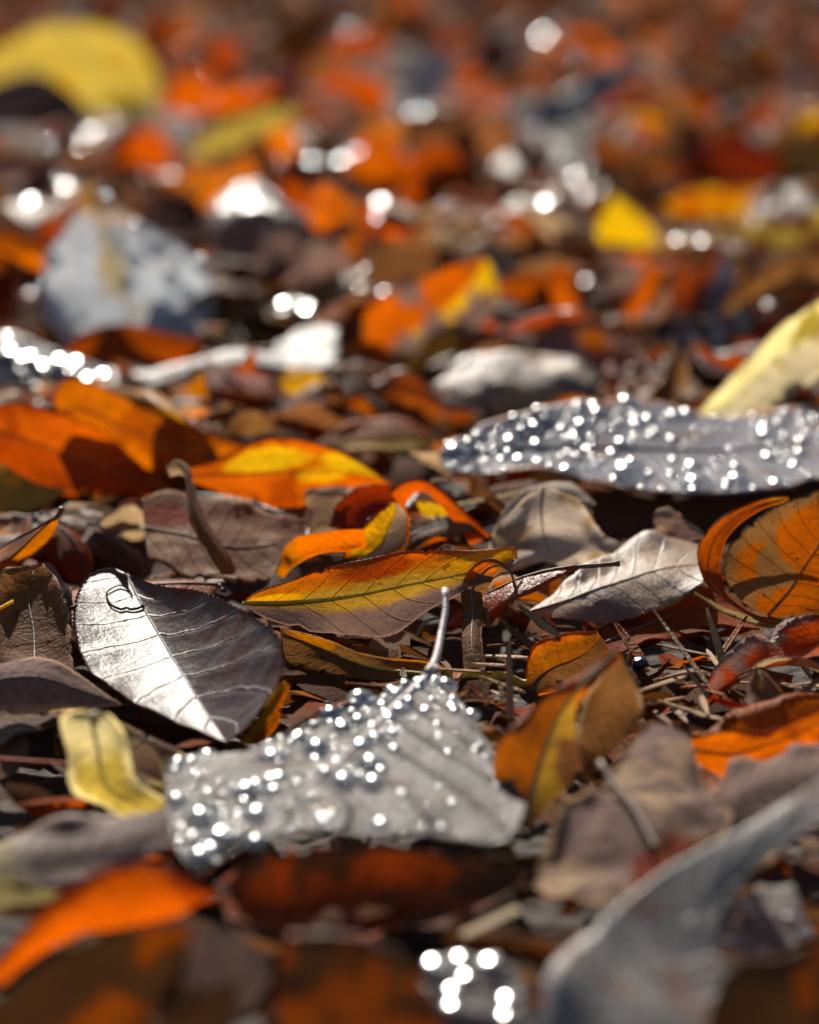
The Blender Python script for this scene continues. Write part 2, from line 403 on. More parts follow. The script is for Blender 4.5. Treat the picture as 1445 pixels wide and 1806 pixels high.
leaf('gold_tab', 'small upright gold and tan leaf end above the long orange leaf', 'the small gold leaf end',
     L=[(600,985,70),(632,945,100),(652,915,125),(688,884,150)], R=[(668,985,70),(712,962,90),(725,915,125),(706,890,148)],
     pig={'l': 'gold', 'r': 'tan', 'edge': ('orange', .3)}, mat='waxy', camber=-.08, crease=.4, rib=.0003, vein='gold', lift=50)
leaf('gold_curl', 'orange leaf with a curled top edge over a dark hollow', 'the curled orange leaf by the dark hollow',
     L=[(486,1010,40),(500,972,70),(525,952,90),(575,940,100),(640,932,105)], R=[(500,1020,25),(530,992,45),(570,975,60),(620,972,65),(648,962,75)],
     pig={'c': 'orange', 'blotch': ('amber', 0)}, mat='waxy', camber=.2, crease=1, rib=0, lift=70)
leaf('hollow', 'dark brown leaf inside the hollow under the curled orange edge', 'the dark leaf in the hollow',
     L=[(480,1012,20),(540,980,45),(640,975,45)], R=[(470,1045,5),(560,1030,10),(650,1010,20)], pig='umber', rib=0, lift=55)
leaf('scroll', 'brown leaf scrolled into a ring with a strip hanging down', 'the scrolled brown leaf',
     L=[(808,1040,55),(835,1000,90),(865,985,105),(895,1000,95),(912,1040,60),(905,1065,40)],
     R=[(845,1072,30),(862,1035,60),(880,1012,82),(900,1012,85),(908,1045,55),(898,1070,38)], pig={'c': 'brown', 'blotch': ('orange', -0.2)}, mat='waxy', camber=.12, crease=1, rib=.0003, lift=70, teeth=18, toothd=.05)
leaf('scroll_strip', 'dry brown strip of leaf hanging below the scrolled leaf', 'the hanging brown strip',
     L=[(812,1035,55),(818,1080,25),(815,1130,5),(818,1185,-25)], R=[(850,1045,50),(852,1085,25),(848,1130,5),(856,1185,-25)], pig='brown', camber=.15, crease=.8, rib=.0003, lift=75, crumple=0.03)
leaf('tan_folded', 'crumpled tan leaf folded like a tent below the dewy grey leaf', 'the crumpled tan tent leaf',
     L=[(950,862,120),(910,890,90),(872,935,50),(850,985,15),(870,1010,5),(925,1000,10)],
     M=[(958,858,122),(955,905,85),(960,945,50),(968,965,40),(960,990,22)],
     R=[(962,858,122),(1010,882,100),(1060,925,62),(1098,962,30),(1078,985,12),(1005,1003,5)], pig={'c': 'beige', 'blotch': ('tan', -0.1)}, mat='dryf', crease=.2, res=(60, 25), crumple=0.04, wave=.03, rib=.0003, lift=55, teeth=22, toothd=.04)
leaf('tan_back', 'pale crinkled leaf lying under the tip of the dewy grey leaf', 'the pale crinkled leaf',
     L=[(870,935,10),(905,880,50),(960,850,70),(1010,850,70)], R=[(900,945,0),(950,915,20),(1000,895,40),(1050,888,45)], pig='beige', camber=.1, crumple=0.04, rib=0, lift=70)
leaf('horn', 'small grey-brown leaf with a peaked curled tip beside the white lit leaf', 'the small peaked leaf',
     L=[(1095,990,20),(1110,962,35),(1150,940,55),(1158,905,85),(1180,893,95)], R=[(1140,985,20),(1180,975,30),(1225,950,50),(1243,942,55),(1195,905,88)], pig={'c': 'mauve', 'blotch': ('tan', 0)}, camber=.1, crumple=0.04, rib=.0003, lift=45)
leaf('silver_blade', 'pointed mauve leaf lit white on top with dark shadow streaks', 'the white-lit pointed leaf',
     L=[(925,1082,20),(985,1042,32),(1050,1005,42),(1110,972,50),(1175,958,52),(1240,962,50)],
     M=[(925,1082,20),(1000,1060,30),(1080,1030,46),(1160,1005,55),(1240,995,55)],
     R=[(925,1084,18),(1000,1092,10),(1080,1092,8),(1150,1075,18),(1210,1050,32),(1240,1028,50)], pig={'c': 'tan', 'blotch': ('mauve', 0.05)}, mat='heart', crease=.7, res=(80, 25), pucker=.004, nveins=7, rib=.0003, vein='brown', lift=45, wave=0.012, crumple=0.022)
leaf('right_round', 'large round translucent orange-brown leaf standing up at the picture edge', 'the round translucent orange leaf',
     L=[(1340,1082,60),(1298,1050,85),(1276,1005,125),(1290,955,165),(1330,918,190),(1385,885,205),(1470,850,215)],
     M=[(1355,1085,60),(1395,1040,85),(1420,1000,115),(1455,950,150),(1500,890,190)],
     R=[(1370,1090,55),(1430,1088,50),(1500,1080,50),(1540,1010,100),(1540,930,160),(1510,870,205)], pig={'c': 'rust', 'blotch': ('brown', -0.2), 'edge': ('brown', 0.35), 'tr': 0.75}, mat='dryf', crease=.8, res=(60, 31), rib=.0004, vein='orange', crumple=0.03, pucker=.006, teeth=20, toothd=.02, foot=1150, tilt=0.28)
leaf('right_curl', 'narrow orange leaf curling up round the large round leaf', 'the narrow orange curl',
     L=[(1400,1098,15),(1320,1080,30),(1262,1045,50),(1232,1005,75),(1236,955,115),(1275,912,150),(1330,884,170),(1392,874,175)],
     R=[(1405,1103,10),(1335,1092,18),(1290,1062,38),(1274,1020,60),(1272,975,98),(1292,935,130),(1335,902,155),(1392,882,168)], pig={'c': 'rust', 'blotch': ('amber', -0.1)}, mat='waxy', camber=-.12, crease=.8, rib=.0003, vein='orange', lift=45, res=(60, 13), crumple=0.03, torn=8)
leaf('olive_rim', 'thin yellow-edged leaf lying under the large round orange leaf', 'the thin yellow-edged leaf',
     L=[(1225,1040,25),(1290,1075,5),(1370,1098,-5),(1460,1082,5)], R=[(1225,1045,25),(1290,1084,5),(1370,1106,-8),(1460,1094,0)], pig='olive', rib=0, lift=58)
leaf('under_right', 'dark orange-brown leaf in the shade below the white lit leaf', 'the shaded orange-brown leaf',
     L=[(1060,1110,0),(1130,1065,15),(1230,1040,25),(1330,1080,0)], R=[(1070,1160,-20),(1150,1140,-10),(1250,1110,0),(1340,1110,0)], pig='rust', rib=.0003, lift=35)
leaf('long_brown', 'long brown leaf lying flat with a thick shiny yellow stalk', 'the long brown leaf with yellow stalk',
     L=[(800,1186,48),(740,1165,62),(650,1155,70),(560,1125,90),(495,1108,100)], M=[(800,1192,45),(720,1185,48),(640,1172,55),(560,1140,75),(495,1115,95)],
     R=[(800,1196,42),(740,1200,38),(650,1198,38),(570,1186,42),(510,1172,50),(495,1130,85)], pig={'l': 'amber', 'r': 'brown', 'blotch': ('brown', .05)}, mat='dryf', crease=.5, vein='gold', rib=.0005, res=(70, 21), crumple=0.02,
     stalk=[(780,1190,46),(840,1194,42),(890,1192,42),(925,1206,30),(953,1196,40)], stalk_r=.00105)
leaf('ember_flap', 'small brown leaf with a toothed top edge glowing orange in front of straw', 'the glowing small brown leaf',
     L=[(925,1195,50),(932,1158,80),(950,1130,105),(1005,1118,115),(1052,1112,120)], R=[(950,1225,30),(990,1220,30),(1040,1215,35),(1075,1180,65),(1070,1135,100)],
     pig={'c': 'amber', 'r': 'brown', 'edge': ('orange', .35)}, mat='waxyf', camber=.04, crease=.8, rib=.0003, teeth=18, toothd=.05, lift=10, res=(50, 21))  # orange margin paints in the backlit top edge
leaf('twist', 'upright twisted leaf, olive and orange, rising to a curled orange tip', 'the twisted olive-orange leaf',
     L=[(915,1450,60),(878,1400,95),(872,1330,150),(905,1282,185),(960,1230,225),(1020,1190,255),(1085,1142,295)],
     M=[(925,1460,55),(940,1390,100),(962,1320,155),(990,1255,205),(1035,1200,250),(1092,1148,292)],
     R=[(935,1465,50),(985,1400,85),(1030,1352,115),(1012,1300,160),(1018,1250,205),(1045,1205,248),(1096,1158,285)],
     pig={'c': 'ochre', 'base': ('brown', 0.12), 'l': 'amber', 'tip': ('orange', 0.72), 'blotch': ('brown', -0.12), 'tr': 0.85}, mat='waxyf', crease=.6, res=(80, 25), vein='olive', rib=.0006, wave=.06, wavek=3, crumple=.01)
leaf('twist_half', 'shaded brown half of a folded leaf leaning behind the twisted olive leaf', 'the shaded brown folded half',
     L=[(1085,1148,255),(1060,1190,215),(1030,1240,170),(1015,1310,115),(1030,1370,75)],
     R=[(1095,1150,255),(1112,1190,220),(1132,1235,180),(1128,1270,150),(1075,1330,100),(1040,1372,72)], pig={'c': 'brown', 'edge': ('tan', .12)}, mat='dry', camber=-.1, crease=.8, rib=0, res=(44, 17), crumple=0.03)
leaf('grey_big', 'large dull grey-brown leaf with crisp pale edge and a stalk across it', 'the large dull grey-brown leaf',
     L=[(1150,1275,150),(1075,1345,130),(1000,1430,105),(940,1520,75),(965,1560,60),(1060,1600,50)],
     M=[(1190,1285,150),(1170,1360,130),(1150,1440,110),(1120,1520,80),(1090,1600,50)],
     R=[(1215,1300,145),(1235,1350,130),(1265,1410,110),(1285,1460,90),(1230,1530,70),(1130,1605,45)],
     pig={'c': 'mauve', 'blotch': ('tan', -0.08), 'edge': ('tan', 0.16), 'patches': [(0.72, 0.9, 0.3, 'gold'), (0.8, 0.45, 0.42, 'rust')]}, mat='dry', crease=.9, res=(50, 25), wave=.03, crumple=0.05, rib=0, lift=20,
     stalk=[(1058,1345,150),(1085,1385,135),(1125,1435,120),(1160,1500,100)], stalk_r=.0006, vein='brown')
leaf('orange_right', 'vivid orange leaf lit through, lying between straw and blurred grey leaf', 'the vivid orange leaf at the edge',
     L=[(1218,1300,90),(1290,1290,95),(1370,1282,100),(1480,1225,140)], R=[(1228,1345,60),(1290,1372,40),(1350,1345,60),(1480,1300,90)], pig={'c': 'orange', 'blotch': ('rust', -.15)}, mat='waxy', camber=.06, rib=.0003, vein='orange', lift=20, wave=.04, foot=1420, tilt=0.4)
leaf('mauve_right', 'dull mauve leaf lying blurred below the vivid orange leaf', 'the dull mauve leaf',
     L=[(1270,1385,60),(1320,1338,90),(1390,1322,95),(1500,1305,100)], R=[(1250,1480,30),(1320,1480,30),(1400,1450,45),(1500,1420,60)], pig='mauve', camber=.08, lift=40, rib=0, wave=.03, crumple=0.02)
leaf('front_grey', 'huge blurred grey leaf sweeping up across the bottom corner', 'the huge blurred grey corner leaf',
     L=[(940,1850,60),(975,1720,115),(1060,1625,160),(1190,1525,205),(1330,1445,235),(1480,1350,270)],
     R=[(1500,1950,0),(1420,1830,45),(1310,1735,90),(1262,1665,130),(1290,1585,165),(1375,1500,205),(1490,1430,240)], pig={'c': 'grey', 'blotch': ('mauve', -.1), 'tr': .5}, mat='wet', camber=.03, crease=1, lift=30, rib=0, res=(50, 21), crumple=0.004, vein='pale')
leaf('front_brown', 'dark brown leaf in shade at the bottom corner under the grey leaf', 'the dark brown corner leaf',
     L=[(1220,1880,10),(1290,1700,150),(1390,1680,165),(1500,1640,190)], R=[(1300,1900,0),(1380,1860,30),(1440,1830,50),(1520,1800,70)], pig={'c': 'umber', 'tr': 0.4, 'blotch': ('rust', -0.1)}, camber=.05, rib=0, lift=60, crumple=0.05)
leaf('front_dew', 'pale dewy leaf glimpsed in the gap beside the corner leaf', 'the pale dewy leaf in the gap',
     L=[(1262,1655,20),(1290,1600,45),(1340,1570,55),(1400,1560,60)], R=[(1280,1680,5),(1340,1690,0),(1400,1680,5),(1430,1640,20)], pig='grey', mat='wet', camber=.06, rib=0, lift=20)
leaf('front_orange_left', 'blurred orange leaf arching out of the shade at the bottom', 'the blurred arching orange leaf',
     L=[(-30,1720,50),(50,1630,105),(120,1560,150),(220,1528,170),(310,1538,165),(385,1572,140)], R=[(0,1740,30),(60,1690,65),(150,1645,95),(230,1632,105),(310,1615,115),(385,1580,135)], pig={'c': 'orange', 'blotch': ('rust', -.1)}, mat='waxy', camber=.18, crease=1, lift=10, rib=0, foot=1790, tilt=0.4)
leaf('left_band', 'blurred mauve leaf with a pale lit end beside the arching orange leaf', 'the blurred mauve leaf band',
     L=[(-30,1500,70),(50,1458,90),(130,1448,95),(220,1440,100),(300,1432,105)], R=[(-30,1560,35),(60,1570,35),(150,1560,40),(230,1525,60),(300,1495,75)], pig={'c': 'mauve', 'base': ('cream', 0.14)}, mat='waxy', camber=.06, lift=30, rib=0, crumple=0.02)  # cream base colour paints in the sunlit end
leaf('left_band_olive', 'olive edge of a leaf below the blurred mauve leaf', 'the olive leaf edge',
     L=[(-30,1545,20),(40,1560,15),(120,1575,10)], R=[(-30,1610,0),(40,1600,0),(110,1585,8)], pig='olive', rib=0, lift=60)
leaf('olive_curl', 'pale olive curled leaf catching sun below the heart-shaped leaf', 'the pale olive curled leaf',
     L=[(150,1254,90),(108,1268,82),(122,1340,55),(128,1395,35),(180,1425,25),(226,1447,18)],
     R=[(190,1258,95),(222,1290,78),(232,1345,55),(252,1388,42),(290,1408,38),(300,1420,35)], pig={'c': 'mustard', 'base': ('cream', 0.35), 'edge': ('cream', 0.3)}, mat='waxy', camber=.10, crease=.9, lift=45, rib=.0004, vein='olive', wave=.04, crumple=0.03, foot=1500, tilt=0.6)  # cream base and margins paint in the sunlit top
leaf('olive_shade', 'olive-brown half of the curled leaf in the shade of the heart-shaped leaf', 'the shaded olive-brown leaf',
     L=[(180, 1262, 40), (250, 1292, 20), (310, 1330, 5), (360, 1360, 0)], R=[(230, 1350, 10), (255, 1385, 0), (300, 1400, 0), (360, 1380, 0)], pig={'c': 'olive', 'blotch': ('umber', 0)}, camber=-.1, lift=45, rib=0)  # darker olive and umber paint in the shade on this half
leaf('heart_tab', 'orange and gold leaf edge showing behind the tip of the heart-shaped leaf', 'the gold edge behind the heart leaf',
     L=[(420,1310,40),(455,1270,65),(480,1225,100),(500,1200,120)], R=[(450,1315,35),(485,1285,55),(500,1240,90),(512,1210,112)], pig={'l': 'gold', 'r': 'orange'}, mat='waxy', camber=.1, rib=0, lift=-5)
leaf('left_tall', 'brown crumpled leaf with a curved stalk line at the left edge', 'the crumpled brown leaf at the edge',
     L=[(-20,1160,50),(-25,1080,95),(5,1010,140),(50,994,150)], M=[(60,1200,30),(60,1120,70),(50,1050,110),(60,1000,145)], R=[(130,1210,30),(128,1150,60),(122,1080,100),(100,1020,135),(70,998,150)], pig={'c': 'brown', 'blotch': ('umber', -.05), 'edge': ('tan', .15)}, crease=.5, crumple=0.045, rib=.0004, lift=10, res=(50, 21))
leaf('left_fold', 'brown leaf with rolled pale edge pointing at the heart-shaped leaf', 'the rolled brown leaf',
     L=[(-30,1180,95),(30,1168,100),(85,1170,98),(150,1205,72),(212,1242,48)], R=[(-30,1260,40),(40,1262,40),(100,1256,42),(160,1250,44),(212,1243,48)], pig={'c': 'mauve', 'edge': ('tan', .2)}, camber=.2, crease=.8, lift=15, rib=.0003, crumple=0.025)
leaf('left_under', 'dull grey-brown leaf under the rolled brown leaf at the edge', 'the dull leaf under the rolled one',
     L=[(-30,1250,20),(40,1240,30),(105,1262,20)], R=[(-30,1330,-10),(30,1300,5),(95,1280,10)], pig='mauve', rib=0, lift=30)
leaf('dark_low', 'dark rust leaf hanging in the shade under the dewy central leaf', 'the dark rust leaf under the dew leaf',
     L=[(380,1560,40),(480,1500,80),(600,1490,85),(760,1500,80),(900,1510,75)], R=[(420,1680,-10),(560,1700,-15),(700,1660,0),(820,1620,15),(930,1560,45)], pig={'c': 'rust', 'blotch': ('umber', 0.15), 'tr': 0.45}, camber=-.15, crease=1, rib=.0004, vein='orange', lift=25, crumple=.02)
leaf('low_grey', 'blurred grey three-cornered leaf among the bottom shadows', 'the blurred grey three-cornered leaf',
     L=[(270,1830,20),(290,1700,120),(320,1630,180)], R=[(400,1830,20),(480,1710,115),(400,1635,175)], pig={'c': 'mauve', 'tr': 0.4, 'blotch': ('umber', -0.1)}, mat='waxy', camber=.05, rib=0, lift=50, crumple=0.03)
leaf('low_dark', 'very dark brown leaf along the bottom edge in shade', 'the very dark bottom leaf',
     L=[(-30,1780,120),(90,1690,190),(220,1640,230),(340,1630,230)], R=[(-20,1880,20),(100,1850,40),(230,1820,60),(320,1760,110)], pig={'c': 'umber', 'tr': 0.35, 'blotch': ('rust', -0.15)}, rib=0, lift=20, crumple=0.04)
leaf('low_orange', 'blurred rust-orange leaf at the middle of the bottom edge', 'the blurred rust-orange bottom leaf',
     L=[(500,1860,20),(490,1740,115),(505,1655,185),(560,1640,195)], R=[(780,1860,20),(765,1760,100),(720,1690,160),(640,1648,190)], pig={'c': 'rust', 'blotch': ('umber', -0.1), 'tr': 0.3}, mat='waxy', camber=.06, rib=0, lift=40)
leaf('low_dew', 'small grey dewy leaf with big bright drops near the bottom', 'the small grey dewy leaf at the bottom',
     L=[(730,1800,0),(750,1710,45),(800,1680,60)], R=[(940,1830,-10),(920,1730,35),(850,1690,58)], pig='grey', mat='wet', camber=.05, rib=0, lift=40)
# ---- just behind the focus
leaf('red_left', 'large rust-brown leaf leaning up at the left with an olive shaded patch', 'the large rust-brown leaf',
     L=[(-40,705,150),(40,710,145),(110,728,130),(180,762,102),(245,815,62),(312,868,22)], R=[(-40,800,70),(0,820,52),(60,852,30),(120,872,18),(220,876,15),(312,872,18)],
     pig={'c': 'rust', 'l': 'orange', 'blotch': ('rust', .1)}, mat='waxy', camber=.05, crease=.8, lift=75, rib=.0004, vein='orange', res=(60, 21), foot=905, tilt=0.35)
leaf('olive_left', 'yellow-olive leaf tucked below the large rust-brown leaf', 'the yellow-olive tucked leaf',
     L=[(-40,815,60),(10,822,52),(65,852,30),(118,862,22)], R=[(-40,910,-5),(20,910,-5),(75,892,5),(118,866,20)], pig={'c': 'olive', 'blotch': ('yellow', -.05)}, mat='waxy', camber=.08, lift=85, rib=0, foot=935, tilt=0.5)
leaf('orange_left', 'bright orange leaf standing lit behind the large rust-brown leaf', 'the bright orange standing leaf',
     L=[(92,700,95),(122,664,125),(190,686,110),(260,720,85),(340,752,60),(440,788,30)], R=[(120,760,45),(180,790,25),(250,825,0),(330,838,-10),(390,815,5),(440,792,25)], pig={'c': 'orange', 'blotch': ('rust', -.2)}, mat='waxy', camber=.04, lift=70, rib=.0004, vein='orange', res=(50, 17), crumple=.01, teeth=26, toothd=.03, foot=885, tilt=0.4)
leaf('gold_mid', 'orange leaf splashed with yellow lying across the centre left', 'the yellow-splashed orange leaf',
     L=[(325,828,40),(400,800,55),(480,774,75),(560,784,65),(630,812,45),(692,852,15)], R=[(340,850,20),(420,880,0),(500,898,-15),(560,880,-5),(630,858,10),(692,855,14)],
     pig={'c': 'orange', 'patches': [(.42, -.45, .42, 'yellow'), (.85, -.5, .45, 'yellow'), (.62, .1, .3, 'gold')], 'blotch': ('rust', -.25)}, mat='waxy', camber=.06, lift=75, rib=.0003, vein='orange', res=(70, 25), crumple=.008, foot=962, tilt=0.35)
leaf('purple_edge', 'thin dark purple leaf seen edge-on under the yellow-splashed leaf', 'the dark purple edge-on leaf',
     L=[(300,866,30),(380,874,25),(460,888,20),(545,915,0)], R=[(300,880,15),(380,892,10),(460,905,5),(545,925,-5)], pig='maroon', mat='gloss', camber=.25, lift=75, rib=0)
leaf('brown_sag', 'sagging brown leaf with a torn curl rising from its top', 'the sagging brown leaf',
     L=[(250,880,45),(300,868,50),(400,885,40),(480,905,28),(545,918,15)], M=[(255,930,15),(330,945,8),(410,965,0),(480,960,0),(540,945,0)], R=[(262,985,-15),(330,1020,-30),(420,1042,-40),(480,1020,-28),(540,965,0)], pig={'c': 'brown', 'blotch': ('tan', -.15), 'patches': [(.12, -.4, .35, 'rust')]}, crease=.9, crumple=0.045, lift=100, rib=.0003, res=(54, 25))
leaf('torn_curl', 'twisted torn strip with a pale curled head above the sagging brown leaf', 'the twisted torn strip',
     L=[(292,822,90),(312,812,98),(335,830,80),(350,880,45),(372,930,10),(420,1000,-40)], R=[(300,840,75),(322,840,75),(330,880,45),(338,930,10),(362,970,-15),(400,1030,-60)], pig={'c': 'tan', 'tip': ('brown', .4)}, camber=.2, crease=1, lift=125, rib=0, crumple=0.03)
leaf('beige_mid', 'beige leaf end standing beside a dark red curled leaf', 'the beige leaf end',
     L=[(545,945,0),(540,905,30),(538,862,65)], R=[(620,945,0),(605,900,35),(612,856,68)], pig='tan', camber=.08, lift=85, rib=0, crumple=0.03)
leaf('red_curl', 'dark red curled leaf glowing inside behind the gold leaf end', 'the dark red curled leaf',
     L=[(580,930,15),(600,880,55),(650,855,75),(700,858,72)], R=[(640,945,5),(655,915,28),(690,900,38),(720,900,38)], pig='red', mat='waxy', camber=-.15, lift=85, rib=0)
leaf('gold_bit', 'small yellow leaf scrap shining under the arched orange strip', 'the small yellow scrap',
     L=[(732,880,50),(760,884,45),(795,900,30)], R=[(745,908,25),(770,912,20),(800,905,25)], pig='yellow', mat='gloss', rib=0, lift=75)
leaf('orange_back', 'orange leaf with a white rolled edge left of the dewy leaf', 'the orange leaf with white rolled edge',
     L=[(598,706,40),(640,682,55),(700,658,75),(770,690,50),(855,722,25)], R=[(605,722,28),(670,735,18),(730,745,10),(790,748,10),(850,735,15)], pig={'c': 'orange', 'tip': ('mauve', .75), 'blotch': ('rust', -.15)}, mat='shine', camber=.12, lift=55, rib=0, foot=775, tilt=1.0)
leaf('orange_back_low', 'low orange leaf with a yellow margin under the white-edged orange leaf', 'the low yellow-margined orange leaf',
     L=[(555,782,20),(620,750,40),(690,735,50),(760,760,30)], R=[(570,795,10),(650,798,8),(720,800,5),(765,785,12)], pig={'c': 'orange', 'r': 'gold'}, mat='waxy', camber=.05, lift=55, rib=0)
leaf('dew_right', 'broad lavender-grey leaf lying flat, crowded with bright water beads', 'the dewy lavender leaf',
     L=[(775,798,62),(800,770,78),(860,742,90),(950,722,95),(1060,702,95),(1160,704,85),(1270,735,60),(1370,722,62),(1520,690,70)],
     M=[(775,800,62),(880,792,58),(1000,788,55),(1120,790,48),(1250,795,40),(1380,785,40),(1520,765,45)],
     R=[(775,806,60),(790,828,48),(870,838,40),(960,828,42),(1050,850,28),(1140,866,18),(1250,876,12),(1340,866,16),(1430,850,22),(1520,838,28)],
     pig={'c': 'lilac', 'edge': ('amber', .05), 'blotch': ('mauve', -.2)}, mat='wet', crease=.9, lift=70, rib=.0006, vein='silver', res=(90, 31), wave=0.008, crumple=0.003, curl=0.0)
leaf('olive_lance', 'long pale olive leaf slanting down onto the dewy lavender leaf', 'the long pale olive leaf',
     L=[(1205,755,70),(1255,702,100),(1320,632,140),(1390,565,175),(1500,500,205)], R=[(1230,752,72),(1310,745,72),(1375,712,90),(1430,675,108),(1520,610,140)], M=[(1208,756,70),(1285,712,90),(1360,640,130),(1430,595,150),(1510,545,175)], pig={'c': 'pale', 'l': 'cream', 'blotch': ('olive', -0.28)}, mat='waxy', crease=.3, lift=60, rib=.0003, vein='olive', foot=830, tilt=0.3)
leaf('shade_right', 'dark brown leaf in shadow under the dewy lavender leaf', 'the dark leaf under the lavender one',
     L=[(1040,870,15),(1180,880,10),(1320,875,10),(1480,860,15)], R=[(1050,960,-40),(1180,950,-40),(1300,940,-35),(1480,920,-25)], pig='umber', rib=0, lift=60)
leaf('lilac_mid', 'domed mauve leaf with white shine along its top behind the dewy leaf', 'the domed mauve leaf',
     L=[(765,680,25),(800,650,42),(850,622,60),(940,622,60),(1020,618,60),(1070,680,15)], R=[(800,712,0),(860,728,-10),(930,725,-8),(990,712,0),(1040,705,2),(1070,690,10)], pig={'c': 'tan', 'blotch': ('mauve', 0)}, mat='gloss', camber=0.09, crease=1, lift=60, rib=0, crumple=0.05, foot=760, tilt=2.2)
leaf('piebald', 'orange leaf with yellow patches and grey streaks standing blurred in the middle', 'the piebald orange-yellow leaf',
     L=[(645,640,15),(640,560,60),(700,512,90),(790,472,115),(845,452,125)], R=[(720,665,0),(790,625,20),(850,580,50),(878,520,85),(865,462,120)], pig={'c': 'yellow', 'l': 'orange', 'blotch': ('mauve', -.05), 'patches': [(.25, -.5, .5, 'orange'), (.6, .75, .4, 'mauve')]}, mat='waxy', camber=.04, lift=30, rib=0, foot=675, tilt=0.35)
leaf('piebald_dark', 'brown leaf behind the piebald leaf leaning to its right', 'the brown leaf by the piebald one',
     L=[(600,520,50),(640,440,95),(720,420,105),(800,440,90)], R=[(640,560,25),(700,520,50),(770,480,70),(840,470,75)], pig='brown', rib=0, lift=25, foot=570, tilt=0.5)
leaf('blue_dew', 'blue-grey upright leaf with yellow midrib and tip, dotted with bright drops', 'the blue-grey upright leaf',
     L=[(130,620,15),(78,545,55),(80,460,105),(112,410,135),(140,360,165),(157,318,190)], M=[(240,620,15),(222,530,60),(195,450,105),(175,390,145),(160,340,178),(157,318,190)], R=[(340,615,15),(378,545,55),(365,480,90),(300,420,125),(215,370,158),(157,318,190)],
     pig={'c': 'bluegrey', 'mid': ('pale', 0.16), 'tip': ('gold', 0.8)}, mat='wet', crease=.8, lift=15, rib=.0005, vein='olive', res=(50, 21), foot=640, tilt=0.8, curl=0.0, torn=0)
leaf('rust_front_blue', 'low rust leaf lying in front of the blue-grey upright leaf', 'the low rust leaf',
     L=[(110,620,20),(150,582,40),(220,572,45),(300,590,35),(400,610,20)], R=[(130,650,0),(200,655,0),(280,650,0),(350,645,0),(400,630,8)], pig='rust', mat='waxy', camber=.1, lift=35, rib=0, foot=668, tilt=0.6)
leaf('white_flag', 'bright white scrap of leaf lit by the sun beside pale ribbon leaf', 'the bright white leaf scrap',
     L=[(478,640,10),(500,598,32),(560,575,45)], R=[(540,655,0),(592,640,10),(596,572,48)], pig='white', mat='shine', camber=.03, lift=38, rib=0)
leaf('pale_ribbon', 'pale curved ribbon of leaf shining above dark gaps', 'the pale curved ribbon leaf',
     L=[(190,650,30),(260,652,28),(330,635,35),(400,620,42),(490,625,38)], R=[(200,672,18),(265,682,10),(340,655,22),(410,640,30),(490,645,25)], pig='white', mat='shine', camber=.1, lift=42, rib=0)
leaf('gold_small', 'small gold-orange leaf in front of the bright white scrap', 'the small gold-orange leaf',
     L=[(480,690,10),(500,655,30),(545,650,32)], R=[(520,710,0),(560,695,8),(570,660,28)], pig='gold', mat='waxy', camber=.05, lift=30, rib=0, foot=720, tilt=0.5)
leaf('dewy_left', 'dark leaf crusted with bright drops at the left edge', 'the drop-crusted leaf at the edge',
     L=[(-40,600,45),(30,590,48),(100,620,30),(200,655,5)], R=[(-40,690,0),(30,690,0),(110,685,0),(190,670,0)], pig='slate', mat='wet', camber=.08, lift=35, rib=0, foot=710, tilt=1.5)
# ---- far
leaf('yellow_top', 'large rounded yellow leaf standing blurred in the top corner', 'the large yellow leaf',
     L=[(-60,170,25),(-30,100,65),(70,48,95),(170,42,98),(245,78,78),(282,140,40)], R=[(-20,190,10),(60,165,25),(120,175,20),(180,205,2),(240,205,0),(276,180,15)], pig={'c': 'mustard', 'blotch': ('gold', -0.25), 'patches': [(0.85, 0.7, 0.35, 'olive')]}, mat='waxy', camber=.03, lift=12, rib=0, foot=225, tilt=0.4)
leaf('purple_top', 'dark purple leaf arched below the large yellow leaf', 'the dark purple arched leaf',
     L=[(-60,190,20),(0,140,50),(60,130,55),(120,160,35),(170,215,2)], R=[(-60,230,0),(0,225,0),(60,225,0),(110,225,0),(165,222,0)], pig='plum', mat='waxy', camber=.15, lift=22, rib=0, foot=240, tilt=0.5)
leaf('yellow_streak', 'slim yellow leaf slanting up in the blurred litter', 'the slim yellow leaf',
     L=[(330,262,8),(385,222,30),(450,195,45),(525,188,45)], R=[(345,278,0),(420,272,2),(480,235,20),(525,200,38)], pig='mustard', mat='waxy', camber=.04, lift=12, rib=0, foot=285, tilt=0.6)
leaf('rolled_white', 'mauve rolled leaf with a glaring white streak on its side', 'the mauve rolled leaf',
     L=[(365,420,30),(380,360,65),(430,332,80),(500,362,60),(580,395,35)], R=[(375,470,0),(430,472,0),(490,470,0),(550,440,15),(582,400,32)], pig='mauve', mat='shine', camber=.18, crease=1, lift=18, rib=0, foot=480, tilt=1.6)
leaf('slate_clod', 'dark slate-coloured curled leaf between grey leaf and rolled leaf', 'the dark slate curled leaf',
     L=[(250,385,12),(290,345,35),(350,345,35)], R=[(265,415,0),(320,418,0),(365,390,10)], pig='plum', camber=.2, lift=15, rib=0, foot=425, tilt=0.5)
leaf('yellow_chip', 'small bright yellow leaf standing among orange blur', 'the small bright yellow leaf',
     L=[(1040,415,10),(1062,375,30),(1082,342,50)], R=[(1110,450,0),(1168,430,5),(1120,370,35)], pig='yellow', mat='waxy', camber=.03, lift=12, rib=0, foot=455, tilt=0.3)
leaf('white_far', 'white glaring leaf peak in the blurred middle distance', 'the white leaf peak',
     L=[(860,312,5),(895,265,30),(930,220,55)], R=[(1050,320,0),(1010,280,20),(955,226,52)], pig='white', mat='shine', camber=.1, lift=12, rib=0, foot=325, tilt=9.0)
